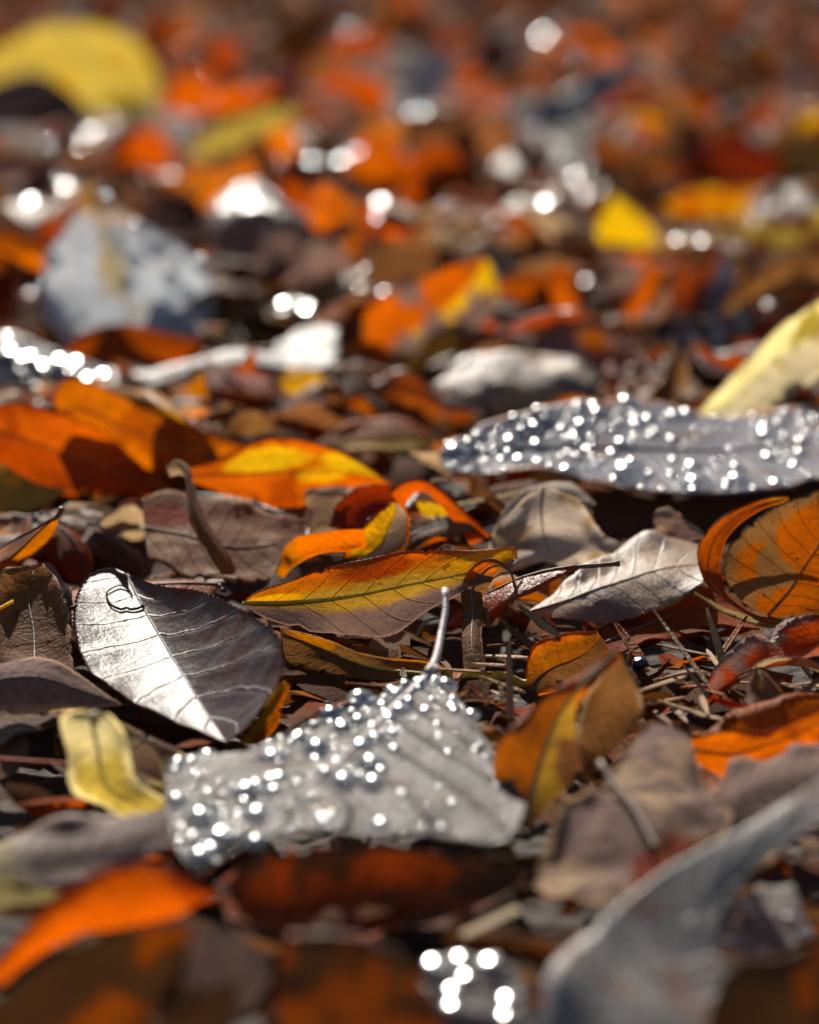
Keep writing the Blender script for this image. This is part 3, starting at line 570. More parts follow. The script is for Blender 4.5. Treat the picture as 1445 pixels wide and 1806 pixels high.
leaf('navy_far', 'dark blue-black long leaf slanting in the far blur', 'the dark blue long leaf',
     L=[(900,215,5),(960,180,18),(1040,140,35),(1110,95,55)], R=[(930,222,0),(1000,212,2),(1070,175,18),(1120,110,48)], pig='navy', mat='gloss', camber=.08, lift=8, rib=0, foot=228, tilt=0.8)
leaf('red_dome', 'dark red domed leaf blurred near the right side', 'the dark red domed leaf',
     L=[(1190,300,12),(1230,255,38),(1300,240,45),(1370,262,32)], R=[(1200,325,0),(1260,330,0),(1330,325,0),(1380,305,8)], pig={'c': 'red', 'tr': 0.6}, mat='waxy', camber=.1, lift=14, rib=0, foot=335, tilt=0.4)
leaf('gold_right', 'blurred gold and orange leaf below the dark red domed leaf', 'the blurred gold leaf',
     L=[(1170,355,15),(1230,332,28),(1320,330,28),(1380,345,20)], R=[(1190,385,0),(1260,395,0),(1330,390,0),(1380,370,5)], pig={'c': 'gold', 'blotch': ('orange', 0)}, mat='waxy', camber=.06, lift=14, rib=0, foot=400, tilt=0.5)
leaf('olive_right', 'dark olive leaf blurred at the right edge', 'the dark olive blurred leaf',
     L=[(1240,430,10),(1310,395,30),(1400,380,38),(1490,360,45)], R=[(1260,450,0),(1330,450,0),(1410,450,0),(1490,450,0)], pig={'c': 'olive', 'blotch': ('umber', .05)}, mat='waxy', camber=.05, lift=16, rib=0, foot=460, tilt=0.4)
leaf('yellow_right', 'yellow leaf sparkling with drops at the upper right edge', 'the yellow sparkling leaf',
     L=[(1360,250,10),(1390,215,30),(1430,195,40),(1490,185,45)], R=[(1375,300,-10),(1410,320,-20),(1450,320,-20),(1490,320,-20)], pig='yellow', mat='waxy', camber=.05, lift=22, rib=0, foot=330, tilt=0.5)
leaf('orange_loop', 'orange leaf curled in an open loop in the blurred middle', 'the looped orange leaf',
     L=[(968,470,95),(975,530,60),(1010,575,35),(1070,605,15),(1115,575,35),(1150,520,70),(1175,470,100)], R=[(1005,470,95),(1015,525,65),(1040,560,45),(1075,575,35),(1100,545,55),(1125,500,80),(1140,465,100)], pig={'c': 'orange', 'blotch': ('rust', 0)}, mat='waxy', camber=.15, crease=1, lift=25, rib=0, foot=620, tilt=0.5)
leaf('red_cup', 'glowing red-orange leaf cup beside the looped orange leaf', 'the glowing red-orange cup',
     L=[(875,560,10),(880,500,45),(930,475,60)], R=[(980,570,5),(985,510,40),(950,478,58)], pig='rust', mat='waxy', camber=.1, lift=22, rib=0, foot=580, tilt=0.3)
leaf('purple_point', 'pointed red and purple leaf rising right of the looped leaf', 'the pointed red-purple leaf',
     L=[(1160,560,10),(1190,500,45),(1275,440,80)], R=[(1300,560,10),(1310,520,35),(1280,445,78)], pig={'c': 'red', 'r': 'lilac'}, mat='gloss', camber=.06, lift=22, rib=0, foot=570, tilt=0.5)
leaf('black_bead', 'dark leaf edged with a row of small drops below the pointed leaf', 'the dark drop-edged leaf',
     L=[(1120,600,15),(1180,575,30),(1250,560,36),(1330,540,45)], R=[(1130,640,-5),(1200,635,-5),(1270,620,0),(1335,580,20)], pig='plum', mat='wet', camber=.08, lift=25, rib=0, foot=650, tilt=0.8)
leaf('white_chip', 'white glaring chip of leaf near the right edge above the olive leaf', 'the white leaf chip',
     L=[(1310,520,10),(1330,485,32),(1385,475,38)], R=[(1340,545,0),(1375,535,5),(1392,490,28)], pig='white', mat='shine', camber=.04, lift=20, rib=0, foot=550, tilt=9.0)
leaf('blue_far', 'pale bluish leaf blurred by the far edge', 'the pale bluish far leaf',
     L=[(715,190,5),(730,110,45),(780,85,60)], R=[(760,195,0),(790,150,25),(800,92,55)], pig='lilac', mat='wet', camber=.05, lift=10, rib=0, foot=205, tilt=0.5)
leaf('orange_far_a', 'orange leaf patch blurred behind the slim yellow leaf', 'the far orange patch',
     L=[(285,195,5),(305,140,30),(350,125,38)], R=[(360,205,0),(375,165,18),(365,130,36)], pig='orange', mat='waxy', lift=10, rib=0, foot=210, tilt=0.3)
leaf('orange_far_b', 'deep orange leaf blurred in front of the slim yellow leaf', 'the deep orange far leaf',
     L=[(190,300,2),(205,245,28),(250,225,38)], R=[(285,305,0),(305,270,15),(290,235,32)], pig='orange', mat='waxy', lift=12, rib=0, foot=310, tilt=0.3)
leaf('orange_far_c', 'orange leaf standing blurred in the upper middle', 'the standing far orange leaf',
     L=[(605,335,2),(610,270,35),(645,230,55)], R=[(700,340,0),(720,290,25),(690,240,50)], pig={'c': 'orange', 'blotch': ('rust', 0)}, mat='waxy', lift=12, rib=0, foot=345, tilt=0.3)
leaf('orange_far_d', 'rust orange leaf blurred beside the standing far orange leaf', 'the rust far leaf',
     L=[(700,360,2),(715,290,35),(760,250,55)], R=[(815,365,0),(830,310,25),(800,262,50)], pig='rust', mat='waxy', lift=12, rib=0, foot=370, tilt=0.35)
# ------------------------------------------------------------------ smaller single things
def screen(q):
    q = q - Vector((0, 0, CAM_H)); dep = q.y*CT - q.z*ST
    return PW/2 + FPX*q.x/dep, PH/2 - FPX*(q.z*CT + q.y*ST)/dep
def nearest(key, px, py):
    pt = PATCH[key]; best = None
    for i in range(pt.nu):
        for j in range(pt.nv):
            s = screen(pt.G[i][j]); d = (s[0]-px)**2 + (s[1]-py)**2
            if best is None or d < best[0]: best = (d, i, j)
    n = pt.N[best[1]][best[2]]; return pt.G[best[1]][best[2]], (n if n.z > 0 else -n)
def tendril():
    px = [(254, 1070), (241, 1077), (229, 1077)] + [(211 + 23*math.cos(math.radians(a)), 1056 + 21*math.sin(math.radians(a))) for a in range(60, 372, 24)]
    pts = [nearest('heart', *q) for q in px]
    pts = catmull([p + n*.0004 for k, (p, n) in enumerate(pts)], 48)
    vs, fs = tube([p - pts[0] for p in pts], [.00029*(1-.5*i/47) for i in range(48)], 7)
    o = link('curled_tendril', make_mesh('curled_tendril', vs, fs), MAT['tendril'], None, pts[0])
    tag(o, 'tiny dark curled tendril lying on the bright half of the heart-shaped leaf', 'tendril')
tendril()
def berry():
    root = empty('shrivelled_berry', P(1122, 1195, 30)); tag(root, 'tiny shrivelled blue-black berry on a short stem among straw', 'berry')
    c = P(1130, 1170, 50) - root.location; vs, fs = [], []
    for i in range(9):
        for j in range(14):
            th, ph = math.pi*i/8, 2*math.pi*j/14
            d = Vector((math.sin(th)*math.cos(ph), math.sin(th)*math.sin(ph), math.cos(th)*.75))
            vs.append(c + d*.0017*(1 + .35*noise.noise(d*2.6)))
    for i in range(8):
        for j in range(14): fs.append((i*14+j, i*14+(j+1) % 14, (i+1)*14+(j+1) % 14, (i+1)*14+j))
    link('fruit', make_mesh('fruit', vs, fs), MAT['berry'], root)
    vs, fs = tube(catmull([c, c + Vector((-.0008, 0, -.002)), Vector((0, 0, -.004))], 8), [.0006]*8, 6)
    link('stem', make_mesh('stem', vs, fs), MAT['berry'], root)
berry()
def straw(label, a, b, w=10, pig='straw', group=None, mid=None, curl=.15, taper=True, lift=0):
    lift += 22; A, B = P(a[0], a[1], a[2]+lift), P(b[0], b[1], b[2]+lift); C = P(mid[0], mid[1], mid[2]+lift) if mid else (A+B)/2
    sp = catmull([A, C, B], 14); wid = w*mm_per_px((a[1]+a[2]+b[1]+b[2])/2)
    ax = (B-A).normalized(); view = (Vector((0, 0, CAM_H)) - C).normalized()
    facing = (Vector((-.05, .12, 1)) + view*.12).normalized()
    side = ax.cross(facing).normalized(); up = side.cross(ax).normalized()
    vs, fs, cs, us = [], [], [], []
    for i, p in enumerate(sp):
        u = i/13; h = wid/2*(min(1, .25+u*4) if taper else 1)*(1 - (.75*u**3 if taper else 0))
        for j in range(5):
            v = -1 + j/2
            vs.append(p + side*h*v + up*(wid*curl*(v*v-.5)) - A); cs.append(pigment(u, v, pig, p, a[0])); us.append((u, v*.5+.5))
    for i in range(13):
        for j in range(4): fs.append((i*5+j, i*5+j+1, (i+1)*5+j+1, (i+1)*5+j))
    n0 = len(vs)
    for i in range(14):
        for j in (0, 2, 4): vs.append(vs[i*5+j] - up*.0003); cs.append(cs[i*5+j]); us.append(us[i*5+j])
    for i in range(13):
        for j in range(2): fs.append((n0+i*3+j, n0+(i+1)*3+j, n0+(i+1)*3+j+1, n0+i*3+j+1))
        fs.append((i*5, (i+1)*5, n0+(i+1)*3, n0+i*3)); fs.append((i*5+4, n0+i*3+2, n0+(i+1)*3+2, (i+1)*5+4))
    o = link('dry_straw', make_mesh('dry_straw', vs, fs, cs, us), MAT['straw'], None, A)
    tag(o, label, 'straw', group)
G1 = 'dry straw bits between the leaves'
straw('thin pointed straw sticking up out of the litter right of the berry', (1264,1228,30), (1153,1075,120), 9)
straw('short thin straw leaning beside the thin pointed straw', (1256,1236,25), (1206,1172,70), 7)
straw('flat greyish straw blade slanting below the white-lit leaf', (990,1124,50), (915,1068,85), 20)
straw('flat brown straw lying across under the greyish straw blade', (950,1150,30), (880,1092,70), 20, 'brown')
straw('upright narrow straw standing right of the yellow stalk', (900,1290,20), (898,1128,140), 15)
straw('upright tapered straw under the round translucent orange leaf', (1284,1196,20), (1247,1072,110), 15, 'straw')
straw('brown straw crossing behind the upright tapered straw', (1268,1160,20), (1318,1086,60), 12, 'amber')
straw('light straw leaning at the right edge below the yellow-rimmed leaf', (1430,1196,10), (1384,1108,70), 12)
straw('pale flat straw end pointing to the vivid orange leaf', (1372,1262,20), (1455,1188,65), 18)
straw('long grey straw lying left of the small orange leaflet', (1280,1272,20), (1146,1232,45), 16)
straw('small orange-brown lance leaflet lying on the straw', (1256,1230,45), (1378,1276,15), 24, 'orange', curl=.3)
straw('thin dark twig crossing the straw at the right edge', (1310,1184,35), (1460,1118,60), 6, 'bark', taper=False)
straw('rough brown straw piece lying beside the pale flat straw', (1360,1204,30), (1460,1222,25), 20, 'brown')
straw('wide brown straw in shade left of the berry', (1140,1175,15), (1085,1098,60), 22, 'amber')
straw('curved brown straw arching right of the berry', (1155,1200,25), (1313,1232,10), 20, 'brown', mid=(1235,1185,40))
straw('curved tan sliver behind the pale stalk of the dew leaf', (734,1122,45), (790,1086,75), 12, 'tan', mid=(752,1096,66))
straw('bright lit straw stub in the dark below the dew leaf', (818,1650,40), (918,1602,70), 26, 'pale', taper=False)
straw('thin rusty stick at the left edge under the olive curled leaf', (-20,1336,40), (125,1346,40), 9, 'rust', taper=False)
straw('short yellow stalk end poking in at the left edge', (-15,1080,120), (22,1060,140), 16, 'yellow', taper=False)
straw('grey strip of straw in the dark gap above the heart leaf', (120,985,40), (188,905,90), 14, 'mauve')
straw('olive stalk lying under the tan tent leaf', (800,892,85), (925,868,95), 16, 'olive', taper=False)
straw('bright yellow sliver standing under the arched orange strip', (795,955,60), (768,905,95), 12, 'pale')
for i in range(70):
    px, gy = rng.uniform(840, 1500), rng.uniform(1130, 1330)
    if i > 46: px, gy = rng.uniform(640, 900), rng.uniform(1180, 1330)
    an = rng.uniform(0, 6.283); ln = rng.uniform(45, 120)
    k = min(HERO, key=lambda h: (h[2]-px)**2 + (h[3]-gy)**2); sc = rng.choice(['straw', 'brown', 'amber', 'straw', 'tan'])
    straw('short %s straw bit lying low near %s' % ({'straw': 'dull', 'brown': 'brown', 'amber': 'reddish', 'tan': 'pale'}[sc], k[1]), (px, gy, rng.uniform(15, 55)), (px+ln*math.cos(an), gy+.35*ln*math.sin(an), rng.uniform(10, 75)), rng.uniform(8, 17), sc, G1)

# ------------------------------------------------------------------ the other fallen leaves
NAMES = {'orange': 'orange', 'rust': 'rust-coloured', 'red': 'dark red', 'brown': 'brown', 'umber': 'dark brown', 'tan': 'tan', 'mauve': 'dull mauve', 'grey': 'grey', 'gold': 'golden', 'yellow': 'yellow', 'maroon': 'maroon', 'amber': 'amber', 'pale': 'pale', 'plum': 'plum'}
def random_leaf(r, pig, nu=26, nv=9, size=None, calm=1.0, crush=1.0):
    ln = size or r.uniform(.04, .068); wd = ln*r.uniform(.22, .31)
    bend, fold, twist, crv = calm*r.uniform(-1.5, 1.3), calm*r.uniform(-.7, .9), r.uniform(-1.0, 1.0), r.uniform(-.3, .3)
    skew = r.uniform(.85, 1.5)
    Lr, Mr, Rr = [], [], []
    x = z = 0.0
    for i in range(11):
        u = i/10; a = bend*(u-.4); x += ln/10*math.cos(a); z += ln/10*math.sin(a)
        h = wd*max(0.0, math.sin(math.pi*u**(.8*skew)))**.75
        tw = twist*(u-.5); c = Vector((x, crv*ln*u*u, z)); nrm = Vector((-math.sin(a), 0, math.cos(a)))
        def off(s):
            an = fold*.8; lat = Vector((0, math.cos(an)*s, 0)) + nrm*math.sin(an)
            lat = lat*h; lat.rotate(Matrix.Rotation(tw, 3, Vector((math.cos(a), 0, math.sin(a))))); return c + lat
        Mr.append(c); Lr.append(off(1)); Rr.append(off(-1))
    pt = leaf_grid(Lr, Mr, Rr, nu, nv, crease=r.uniform(.2, 1), wave=r.uniform(0, .07), wavek=r.uniform(1.5, 4), crumple=crush*r.uniform(.01, .045), torn=r.choice([0, 3, 6]) if nu > 16 else 0, seed=r.uniform(0, 50), curl=r.uniform(0, .2), teeth=r.choice([0, 14, 20]) if nu > 16 else 0, toothd=.05)
    return pt
def colour(r, near=False):
    k = r.random()
    t = (('brown', .27), ('rust', .18), ('orange', .15), ('mauve', .07), ('tan', .08), ('umber', .13), ('amber', .08), ('gold', .02), ('maroon', .02)) if near else \
        (('orange', .17), ('rust', .19), ('brown', .26), ('mauve', .13), ('umber', .10), ('tan', .05), ('amber', .05), ('gold', .008), ('yellow', .003), ('maroon', .03))
    for n, w in t:
        k -= w
        if k < 0: return n
    return 'brown'
def spec_for(r, c):
    s = {'c': c}
    if r.random() < .75: s['blotch'] = (r.choice(['brown', 'rust', 'mauve', 'umber']), r.uniform(-.2, .1))
    if r.random() < .3: s['edge'] = (r.choice(['tan', 'umber', 'orange']), r.uniform(.1, .3))
    return s
def place(pt, M):
    for row in pt.G:
        for j in range(len(row)): row[j] = M @ row[j]
    R3 = M.to_3x3()
    for row in pt.N:
        for j in range(len(row)): row[j] = (R3 @ row[j]).normalized()
CAND = []
def candidate(x, y, z, r, c, size=None):
    sx, sy = screen(Vector((x, y, z+.006)))
    if 840 < sx < 1470 and 1095 < sy < 1300: return          # the straw lies open here
    pt = random_leaf(r, c, size=size, calm=.5 if y < .95 and not size else 1.25, crush=2.0 if size else 1.0)
    M = Matrix.Translation((x, y, z)) @ Matrix.Rotation(r.uniform(0, 6.283), 4, 'Z') @ Matrix.Rotation(r.gauss(0, TILT), 4, 'X') @ Matrix.Rotation(r.gauss(0, TILT), 4, 'Y')
    place(pt, M)
    lo = Vector((0, 0, z - min(g.z for row in pt.G for g in row)))
    for row in pt.G:
        for j in range(len(row)): row[j] = row[j] + lo
    CAND.append((pt, c, r.uniform(0, 1e6), bool(size)))
def litter_leaf(pt, c, seed, small=False):
    r = random.Random(seed); org = pt.G[0][4].copy()
    root = empty('fallen_leaf', org)
    blade = link('blade', patch_mesh(pt, spec_for(r, c), org, r.uniform(0, 50)), MAT[r.choice(['dry', 'dry', 'waxy', 'waxy', 'waxy', 'waxy', 'gloss' if org.y < .75 else 'shine'])], root)
    v = r.choice(['brown', 'orange', 'brown', 'dark'])
    pts = [pt.G[i][4] + pt.N[i][4]*.0001 - org for i in range(0, pt.nu, 3)]
    vs, fs = tube(pts, [.00035*(1-.7*i/len(pts)) for i in range(len(pts))], 5)
    link('midrib', make_mesh('midrib', vs, fs), VEINMAT[v], blade)
    d = (pt.G[0][4]-pt.G[2][4]).normalized()
    e = d*r.uniform(.004, .008) + Vector((r.uniform(-.004, .004), r.uniform(-.004, .004), 0)); e.z = max(e.z, -org.z + .001)
    pts = catmull([Vector((0, 0, 0)), e*.5 + Vector((0, 0, r.uniform(-.001, .003))), e], 8)
    vs, fs = tube(pts, [.0005]*7 + [.0007], 6)
    link('stalk', make_mesh('stalk', vs, fs), VEINMAT[v], root)
    px, py = screen(pt.G[pt.nu//2][4])                   # say which one by the nearest leaf one can find
    k = min(HERO, key=lambda h: (h[2]-px)**2 + (h[3]-py)**2)
    dx, dy = px-k[2], py-k[3]
    rel = ('below' if dy > 0 else 'behind') if abs(dy) > abs(dx)*.6 else ('right of' if dx > 0 else 'left of')
    root['label'] = f'{NAMES.get(c, c)} leaf in the litter {rel} {k[1]}'; root['category'] = 'leaf'; root['group'] = 'litter leaves around ' + k[1]
    return root
frng = random.Random(5); TILT = .2
for i in range(900):                                   # low leaves under and between the ones above
    y = math.sqrt(frng.uniform(.38**2, 1.12**2)); x = frng.uniform(-1, 1)*(.02 + y*.155)
    z = frng.uniform(.0, .005) if y < .95 else frng.uniform(.0, .012)
    c = colour(frng, y < .75)
    if y < .56 and c in ('gold', 'yellow', 'tan', 'grey'): c = 'umber'
    candidate(x, y, z, frng, c)
for i in range(650):
    y = math.sqrt(frng.uniform(.44**2, 1.05**2)); x = frng.uniform(-1, 1)*(.02 + y*.15)
    candidate(x, y, frng.uniform(0, .007), frng, frng.choice(['brown', 'brown', 'tan', 'umber', 'rust', 'amber', 'mauve', 'brown']), frng.uniform(.022, .040))
TILT = .5
for i in range(300):
    y = math.sqrt(frng.uniform(1.08**2, 1.62**2)); x = frng.uniform(-1, 1)*(.02 + y*.152)
    candidate(x, y, frng.uniform(.0, .014), frng, colour(frng))
def settle(limit=300):
    """keep the litter leaves the view shows, largest first, that do not lie over the leaves set by hand"""
    from mathutils.bvhtree import BVHTree
    V, F, I = [], [], []
    for idx, pt in enumerate([c[0] for c in CAND] + list(PATCH.values())):
        b = len(V); nv = pt.nv; V += [g for row in pt.G for g in row]
        f = [(b+i*nv+j, b+i*nv+j+1, b+(i+1)*nv+j+1, b+(i+1)*nv+j) for i in range(pt.nu-1) for j in range(nv-1)]
        F += f; I += [idx]*len(f)
    KEYS = list(PATCH); bvh = BVHTree.FromPolygons(V, F); nc = len(CAND); seen, over = [0]*nc, [0]*nc; o = Vector((0, 0, CAM_H))
    for py in range(3, int(PH), 7):
        for px in range(3, int(PW), 7):
            d = ray(px, py).normalized(); p = o; stack = []
            for hop in range(7):
                loc, _, fi, _ = bvh.ray_cast(p, d)
                if loc is None: break
                k = I[fi]
                if k < nc:
                    if k not in stack: stack.append(k)
                    p = loc + d*1e-4; continue
                for s in stack: over[s] += 6 if KEYS[k-nc] in ('heart', 'dew', 'torch', 'dew_right', 'olive_left') else 1
                stack = []; break
            if stack: seen[stack[0]] += 1
    good = sorted([k for k in range(nc) if seen[k] >= 2 and over[k] <= (3 + .22*seen[k] if CAND[k][3] else 2 + .06*seen[k])], key=lambda k: -seen[k])[:limit - len(HERO)]
    for k in good: litter_leaf(*CAND[k])
    print('LITTER', len(good), 'of', nc, 'with', len(HERO))
settle()
def mass(name, label, items, mat, nu, nv, smin, smax, tilt, maxh=.05):
    r = random.Random(77); var = []
    for k in range(48):
        pt = random_leaf(r, 'brown', nu, nv, .05); g = np.array([tuple(v) for row in pt.G for v in row]); g = (g - g.mean(0))/.05
        md = np.array([[noise.noise(v*40 + Vector((k*7.3, 0, 0))) for v in row] for row in pt.G]).ravel()
        var.append((g, md))
    uv1 = [(i/(nu-1), j/(nv-1)) for i in range(nu) for j in range(nv)]
    q = np.array([(i*nv+j, i*nv+j+1, (i+1)*nv+j+1, (i+1)*nv+j) for i in range(nu-1) for j in range(nv-1)])
    V, F, C, n = [], [], [], nu*nv
    for k, (x, y, z, c) in enumerate(items):
        g, md = var[r.randrange(48)]
        M = np.array((Matrix.Rotation(r.uniform(0, 6.283), 3, 'Z') @ Matrix.Rotation(r.gauss(0, tilt), 3, 'X') @ Matrix.Rotation(r.gauss(0, tilt), 3, 'Y')))
        w = (g*r.uniform(smin, smax)) @ M.T; w[:, 2] -= w[:, 2].min(); w[:, 2] *= min(1, (maxh if y < .95 else maxh*1.6)/(w[:, 2].max() + 1e-6)); V.append(w + np.array((x, y, z))); F.append(q + k*n)
        a, b = np.array(pc(c)), np.array(pc(r.choice(['brown', 'rust', 'umber', c, c])))
        t = np.clip(md*1.6 + .25, 0, 1)[:, None]; C.append((a*(1-t) + b*t)*np.array([1, 1, 1, 1]))
    V = np.concatenate(V); F = np.concatenate(F); C = np.concatenate(C)
    me = bpy.data.meshes.new(name); me.from_pydata(V.tolist(), [], F.tolist()); me.update()
    at_ = me.color_attributes.new('tint', 'FLOAT_COLOR', 'POINT'); at_.data.foreach_set('color', C.ravel())
    l = me.uv_layers.new(name='UVMap'); uva = np.array(uv1*len(items)); l.data.foreach_set('uv', uva[F.ravel()].ravel())
    me.polygons.foreach_set('use_smooth', [True]*len(me.polygons))
    o = link(name, me, mat); o['kind'] = 'stuff'; o['label'] = label; o['category'] = 'leaf litter'
mr = random.Random(21)
far = []
for i in range(6200):
    y = math.sqrt(mr.uniform(1.5**2, 5.2**2)); 
    c = colour(mr) if mr.random() > smooth(1.3, 2.4, y)*.9 else mr.choice(['brown', 'umber', 'crumb', 'slate', 'umber', 'bark', 'maroon', 'crumb', 'crumb', 'mauve'])
    x, z = mr.uniform(-1, 1)*(.2 + y*.36), mr.uniform(.0, .014); sx, sy = screen(Vector((x, y, z+.012)))
    if any(h[4]-25 < sx < h[5]+25 and h[6]-25 < sy < h[7]+12 and y < h[8]+.02 for h in HERO): continue
    if mr.random() < .05: c = mr.choice(['tan', 'beige', 'white', 'grey'])
    far.append((x, y, z, c))
for i in range(900):
    y = mr.uniform(.3, 1.6); s = mr.choice((-1, 1)); x = s*mr.uniform(.045 + y*.175, .25 + y*.36)
    far.append((x, y, mr.uniform(0, .01), colour(mr)))
mass('far_leaf_litter', 'blurred mass of orange and brown leaves reaching to the top edge', far, MAT['dry'], 10, 5, .026, .066, .45)
crumbs = []
for i in range(9000):
    y = math.sqrt(mr.uniform(.36**2, 1.6**2)); crumbs.append((mr.uniform(-1, 1)*(.08 + y*.19), y, mr.uniform(-.002, .002), mr.choice(['umber', 'crumb', 'crumb', 'rust', 'crumb', 'brown', 'brown', 'bark'])))
mass('leaf_crumbs', 'dark broken leaf crumbs covering the soil in the gaps', crumbs, MAT['crumb'], 6, 4, .006, .024, .35, .0045)

# ------------------------------------------------------------------ dew
def drop_mesh(contact, seed):
    """a sessile water bead of footprint radius 1 with the given contact angle"""
    vs, fs, n, s, A = [Vector((0, 0, 0))], [], 8, 18, math.radians(contact)
    R = 1/math.sin(A) if contact < 90 else 1.0; zb = R*math.cos(A); vs[0].z = R - zb
    for i in range(1, n+1):
        th = A*i/n
        for k in range(s):
            ph = 2*math.pi*k/s; w = 1 + (.10*noise.noise(Vector((math.cos(ph), math.sin(ph), seed))) + .06*math.cos(2*ph + seed))*(i/n)
            vs.append(Vector((R*math.sin(th)*math.cos(ph)*w, R*math.sin(th)*math.sin(ph)*w, R*math.cos(th) - zb)))
    for k in range(s): fs.append((0, 1+k, 1+(k+1) % s))
    for i in range(n-1):
        for k in range(s):
            a = 1+i*s; fs.append((a+k, a+s+k, a+s+(k+1) % s, a+(k+1) % s))
    fs.append(tuple(1+(n-1)*s+k for k in range(s))[::-1])
    me = make_mesh('water_drop', vs, fs); me.materials.append(MAT['water']); return me
DM = [drop_mesh(q, i*3.1) for i, q in enumerate((62, 50, 56, 46, 70))]
LENS = drop_mesh(16, 2.2)  # flattened so its wide curve throws a stronger sun glint
dr = random.Random(3)
HV = Vector((-.08, .17, 1)).normalized()
DROPS = []
def drop(pos, nrm, rad, label, group, mi, lens=False):
    if lens: nrm = (nrm*.5 + HV*.6 + Vector((dr.gauss(0, .07), dr.gauss(0, .07), 0))).normalized()  # flat lenses are tipped toward the sun-view half vector to glint
    DROPS.append((rad/pos.y, pos + nrm*rad*(.25 if lens else -.06), nrm.to_track_quat('Z', 'Y'), rad, LENS if lens else DM[mi % 5], label, group))
def lay_drops(limit=300):
    """the drops that show largest are things of their own; the small rest goes into the fine dew"""
    DROPS.sort(key=lambda d: -d[0])
    for _, loc, q, rad, me, label, group in DROPS[:limit]:
        o = bpy.data.objects.new('water_drop', me); COL.objects.link(o)
        o.location = loc; o.scale = (rad,)*3; o.rotation_euler = q.to_euler(); tag(o, label, 'water drop', group)
def at(pt, u, v):
    i = min(pt.nu-1, max(0, int(round(u*(pt.nu-1))))); j = min(pt.nv-1, max(0, int(round((v*.5+.5)*(pt.nv-1)))))
    n = pt.N[i][j]; n = n if n.z > 0 else -n
    return pt.G[i][j], n
def dew(key, n, rmin, rmax, label, group, accept=lambda u, v: 1.0, gap=.72, lens=False):
    pt = PATCH[key]; used = []; tries = 0
    while len(used) < n and tries < n*60:
        tries += 1
        u, v = dr.uniform(.03, .97), dr.uniform(-.96, .96)
        if dr.random() > accept(u, v) or (not lens and noise.noise(Vector((u*7, v*5, n))) + dr.uniform(-.35, .35) < -.02): continue
        p, nn = at(pt, u, v); r = rmin*(rmax/rmin)**(dr.random()**1.7)
        if any((p-a).length < gap*(r+b) for a, b in used): continue
        used.append((p, r)); drop(p, nn, r, label, group, len(used), lens)
def single(key, px, py, r, label):
    p, n = nearest(key, px, py); drop(p, n, r, label, None, int(px))
single('dew', 640, 1236, .0030, 'big dark glassy drop on the back rim of the dew-beaded central leaf')
single('dew', 835, 1262, .0016, 'glassy drop on the right rim of the central leaf near its stalk')
single('dew', 800, 1250, .0019, 'second glassy drop on the shaded part beside the central leaf stalk')
single('dew', 655, 1345, .0026, 'glaring white drop below the end of the pale midrib')
single('dew', 605, 1378, .0024, 'brilliant round drop left of the midrib end on the central leaf')
single('dew_right', 1110, 838, .0052, 'largest domed water bead near the front rim of the lavender leaf')
single('dew_right', 1235, 856, .0046, 'second large water bead on the front rim of the lavender leaf')
single('dew_right', 1305, 846, .0036, 'third large water bead toward the right on the lavender leaf')
single('dew_right', 810, 800, .0040, 'large glaring bead at the tip of the lavender leaf')
dew('dew', 15, .0022, .0031, 'larger clear dew drop among the small ones on the central leaf', 'larger dew drops on the central leaf', lambda u, v: 1.0 if v < .3 else .2)
dew('dew', 190, .0006, .0021, 'small clear dew drop on the silvery grey central leaf', 'dew drops on the central leaf', lambda u, v: 1.0 if v < .25 else .3)
dew('dew_right', 130, .0012, .0034, 'small clear water bead on the lavender-grey leaf', 'water beads on the lavender leaf')
dew('blue_dew', 30, 0.0018, 0.0034, 'blurred bright drop on the blue-grey upright leaf', 'drops on the blue-grey leaf', lambda u, v: 1 if v > .1 else .05)
dew('dewy_left', 22, 0.0018, 0.0036, 'blurred bright drop on the dark leaf at the left edge', 'drops on the left edge leaf', lens=True)
dew('black_bead', 14, 0.0012, 0.0026, 'blurred drop on the dark drop-edged leaf', 'drops on the dark edged leaf')
dew('yellow_right', 12, 0.0020, 0.0036, 'blurred sparkling drop on the yellow leaf at the right edge', 'drops on the yellow right leaf')
dew('white_far', 8, 0.0023, 0.0042, 'blurred drop on the white leaf peak', 'drops on the white leaf peak', lens=True)
dew('front_dew', 9, 0.0010, 0.0020, 'blurred drop on the pale leaf in the corner gap', 'drops on the pale gap leaf', lens=True)
dew('low_dew', 9, 0.0011, 0.0022, 'blurred drop on the small grey leaf at the bottom', 'drops on the bottom grey leaf', lens=True)


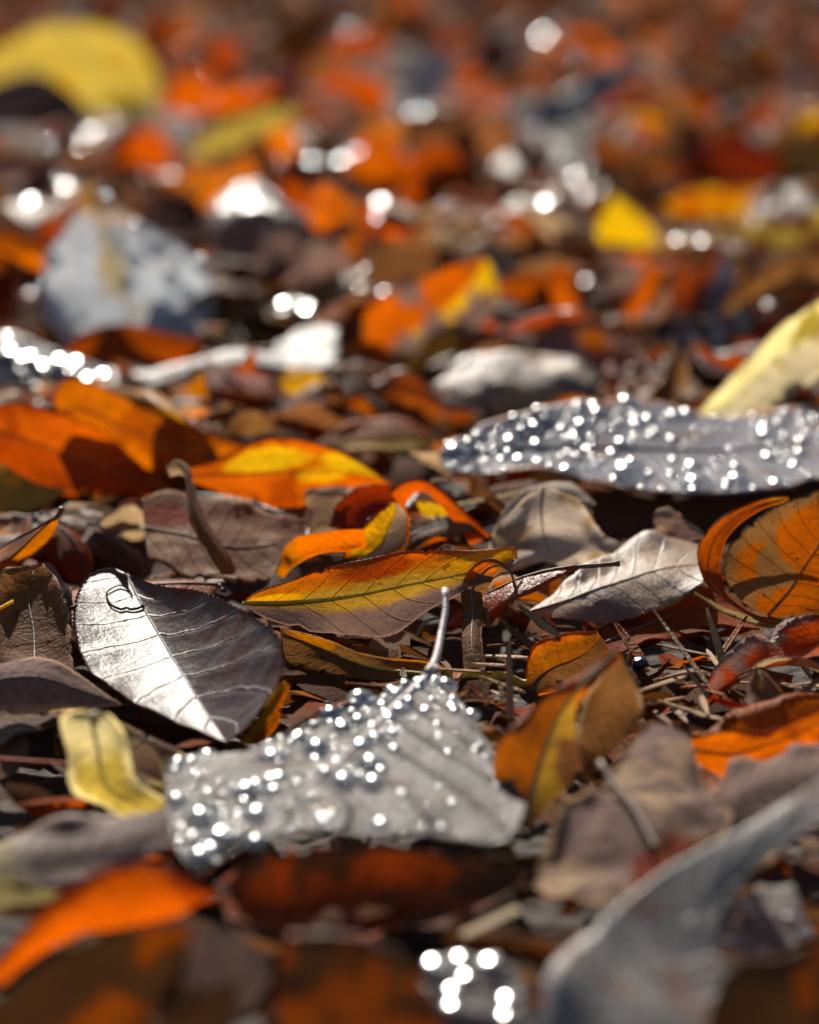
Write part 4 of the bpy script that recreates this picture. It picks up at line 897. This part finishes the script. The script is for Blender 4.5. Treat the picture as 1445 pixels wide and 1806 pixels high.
lay_drops()
def far_glints():  # flat water lenses added and tilted so the far leaves sparkle
    vs, fs = [], []
    src = LENS; sv = [v.co.copy() for v in src.vertices]; sf = [tuple(p.vertices) for p in src.polygons]
    dg = bpy.context.evaluated_depsgraph_get(); dg.update()
    r = random.Random(9); eye = Vector((0, 0, CAM_H)); n = 0
    for i in range(2200):
        px, py = r.uniform(0, PW), r.uniform(0, 720)**.96
        ok, loc, nn, _, ob, _ = S.ray_cast(dg, eye, ray(px, py).normalized())
        if not ok or ob.name.startswith('water') or n > 520: continue
        if nn.z < 0: nn = -nn
        if nn.angle(HV) > .75: continue
        for q in range(r.choice([1, 1, 1, 2, 3])):
            n += 1
            nd = (nn*.35 + HV*.65 + Vector((r.gauss(0, .05), r.gauss(0, .05), 0))).normalized()
            rad = .0009*(4.2**r.random())*(1 + .4*max(0, loc.y-1)); c = loc + Vector((r.uniform(-.01, .01), r.uniform(-.004, .004), .0004))*(q > 0); b = len(vs)
            rot = nd.to_track_quat('Z', 'Y')
            for v in sv: vs.append(c + (rot @ (v*rad)))
            for f in sf: fs.append(tuple(b+k for k in f))
    o = link('far_glint_lenses', make_mesh('far_glint_lenses', vs, fs), MAT['water']); o['kind'] = 'stuff'; o['label'] = 'blurred dew scattered over the far leaves'; o['category'] = 'dew'
far_glints()
def fine_dew():
    vs, fs = [], []; src = DM[1]; sv = [v.co.copy() for v in src.vertices]; sf = [tuple(p.vertices) for p in src.polygons]
    for key, n, a, b in (('dew', 260, .00022, .0005), ('dew_right', 200, .0003, .0008)):
        for i in range(n):
            p, nn = at(PATCH[key], dr.uniform(.03, .97), dr.uniform(-.96, .96)); rot = nn.to_track_quat('Z', 'Y'); rad = dr.uniform(a, b); k = len(vs)
            vs += [p + (rot @ (v*rad)) for v in sv]; fs += [tuple(k+q for q in f) for f in sf]
    for _, loc, q, rad, me, label, group in DROPS[300:]:
        k = len(vs); vs += [loc + (q @ (v.co*rad)) for v in me.vertices]; fs += [tuple(k+i for i in p.vertices) for p in me.polygons]
    o = link('fine_dew', make_mesh('fine_dew', vs, fs), MAT['water']); o['kind'] = 'stuff'; o['label'] = 'fine small droplets spread between the larger drops on the dewy leaves'; o['category'] = 'dew'
fine_dew()
def tell_apart():
    """things that would share a label are told apart by their order across the picture"""
    by = {}
    for o in COL.objects:
        if o.get('category') in ('leaf', 'straw') and not o.parent: by.setdefault(o['label'], []).append(o)
    for lab, os_ in by.items():
        if len(os_) < 2: continue
        os_.sort(key=lambda o: screen(o.location)[0])
        words = ['leftmost', 'second from left', 'third from left', 'fourth from left', 'fifth from left', 'sixth from left', 'seventh from left', 'eighth from left']
        for k, o in enumerate(os_):
            w = 'rightmost' if k == len(os_)-1 else words[min(k, 7)]
            o['label'] = ' '.join((w + ' ' + lab.replace(' in the litter', '').replace(' lying low', '')).split()[:16])
tell_apart()
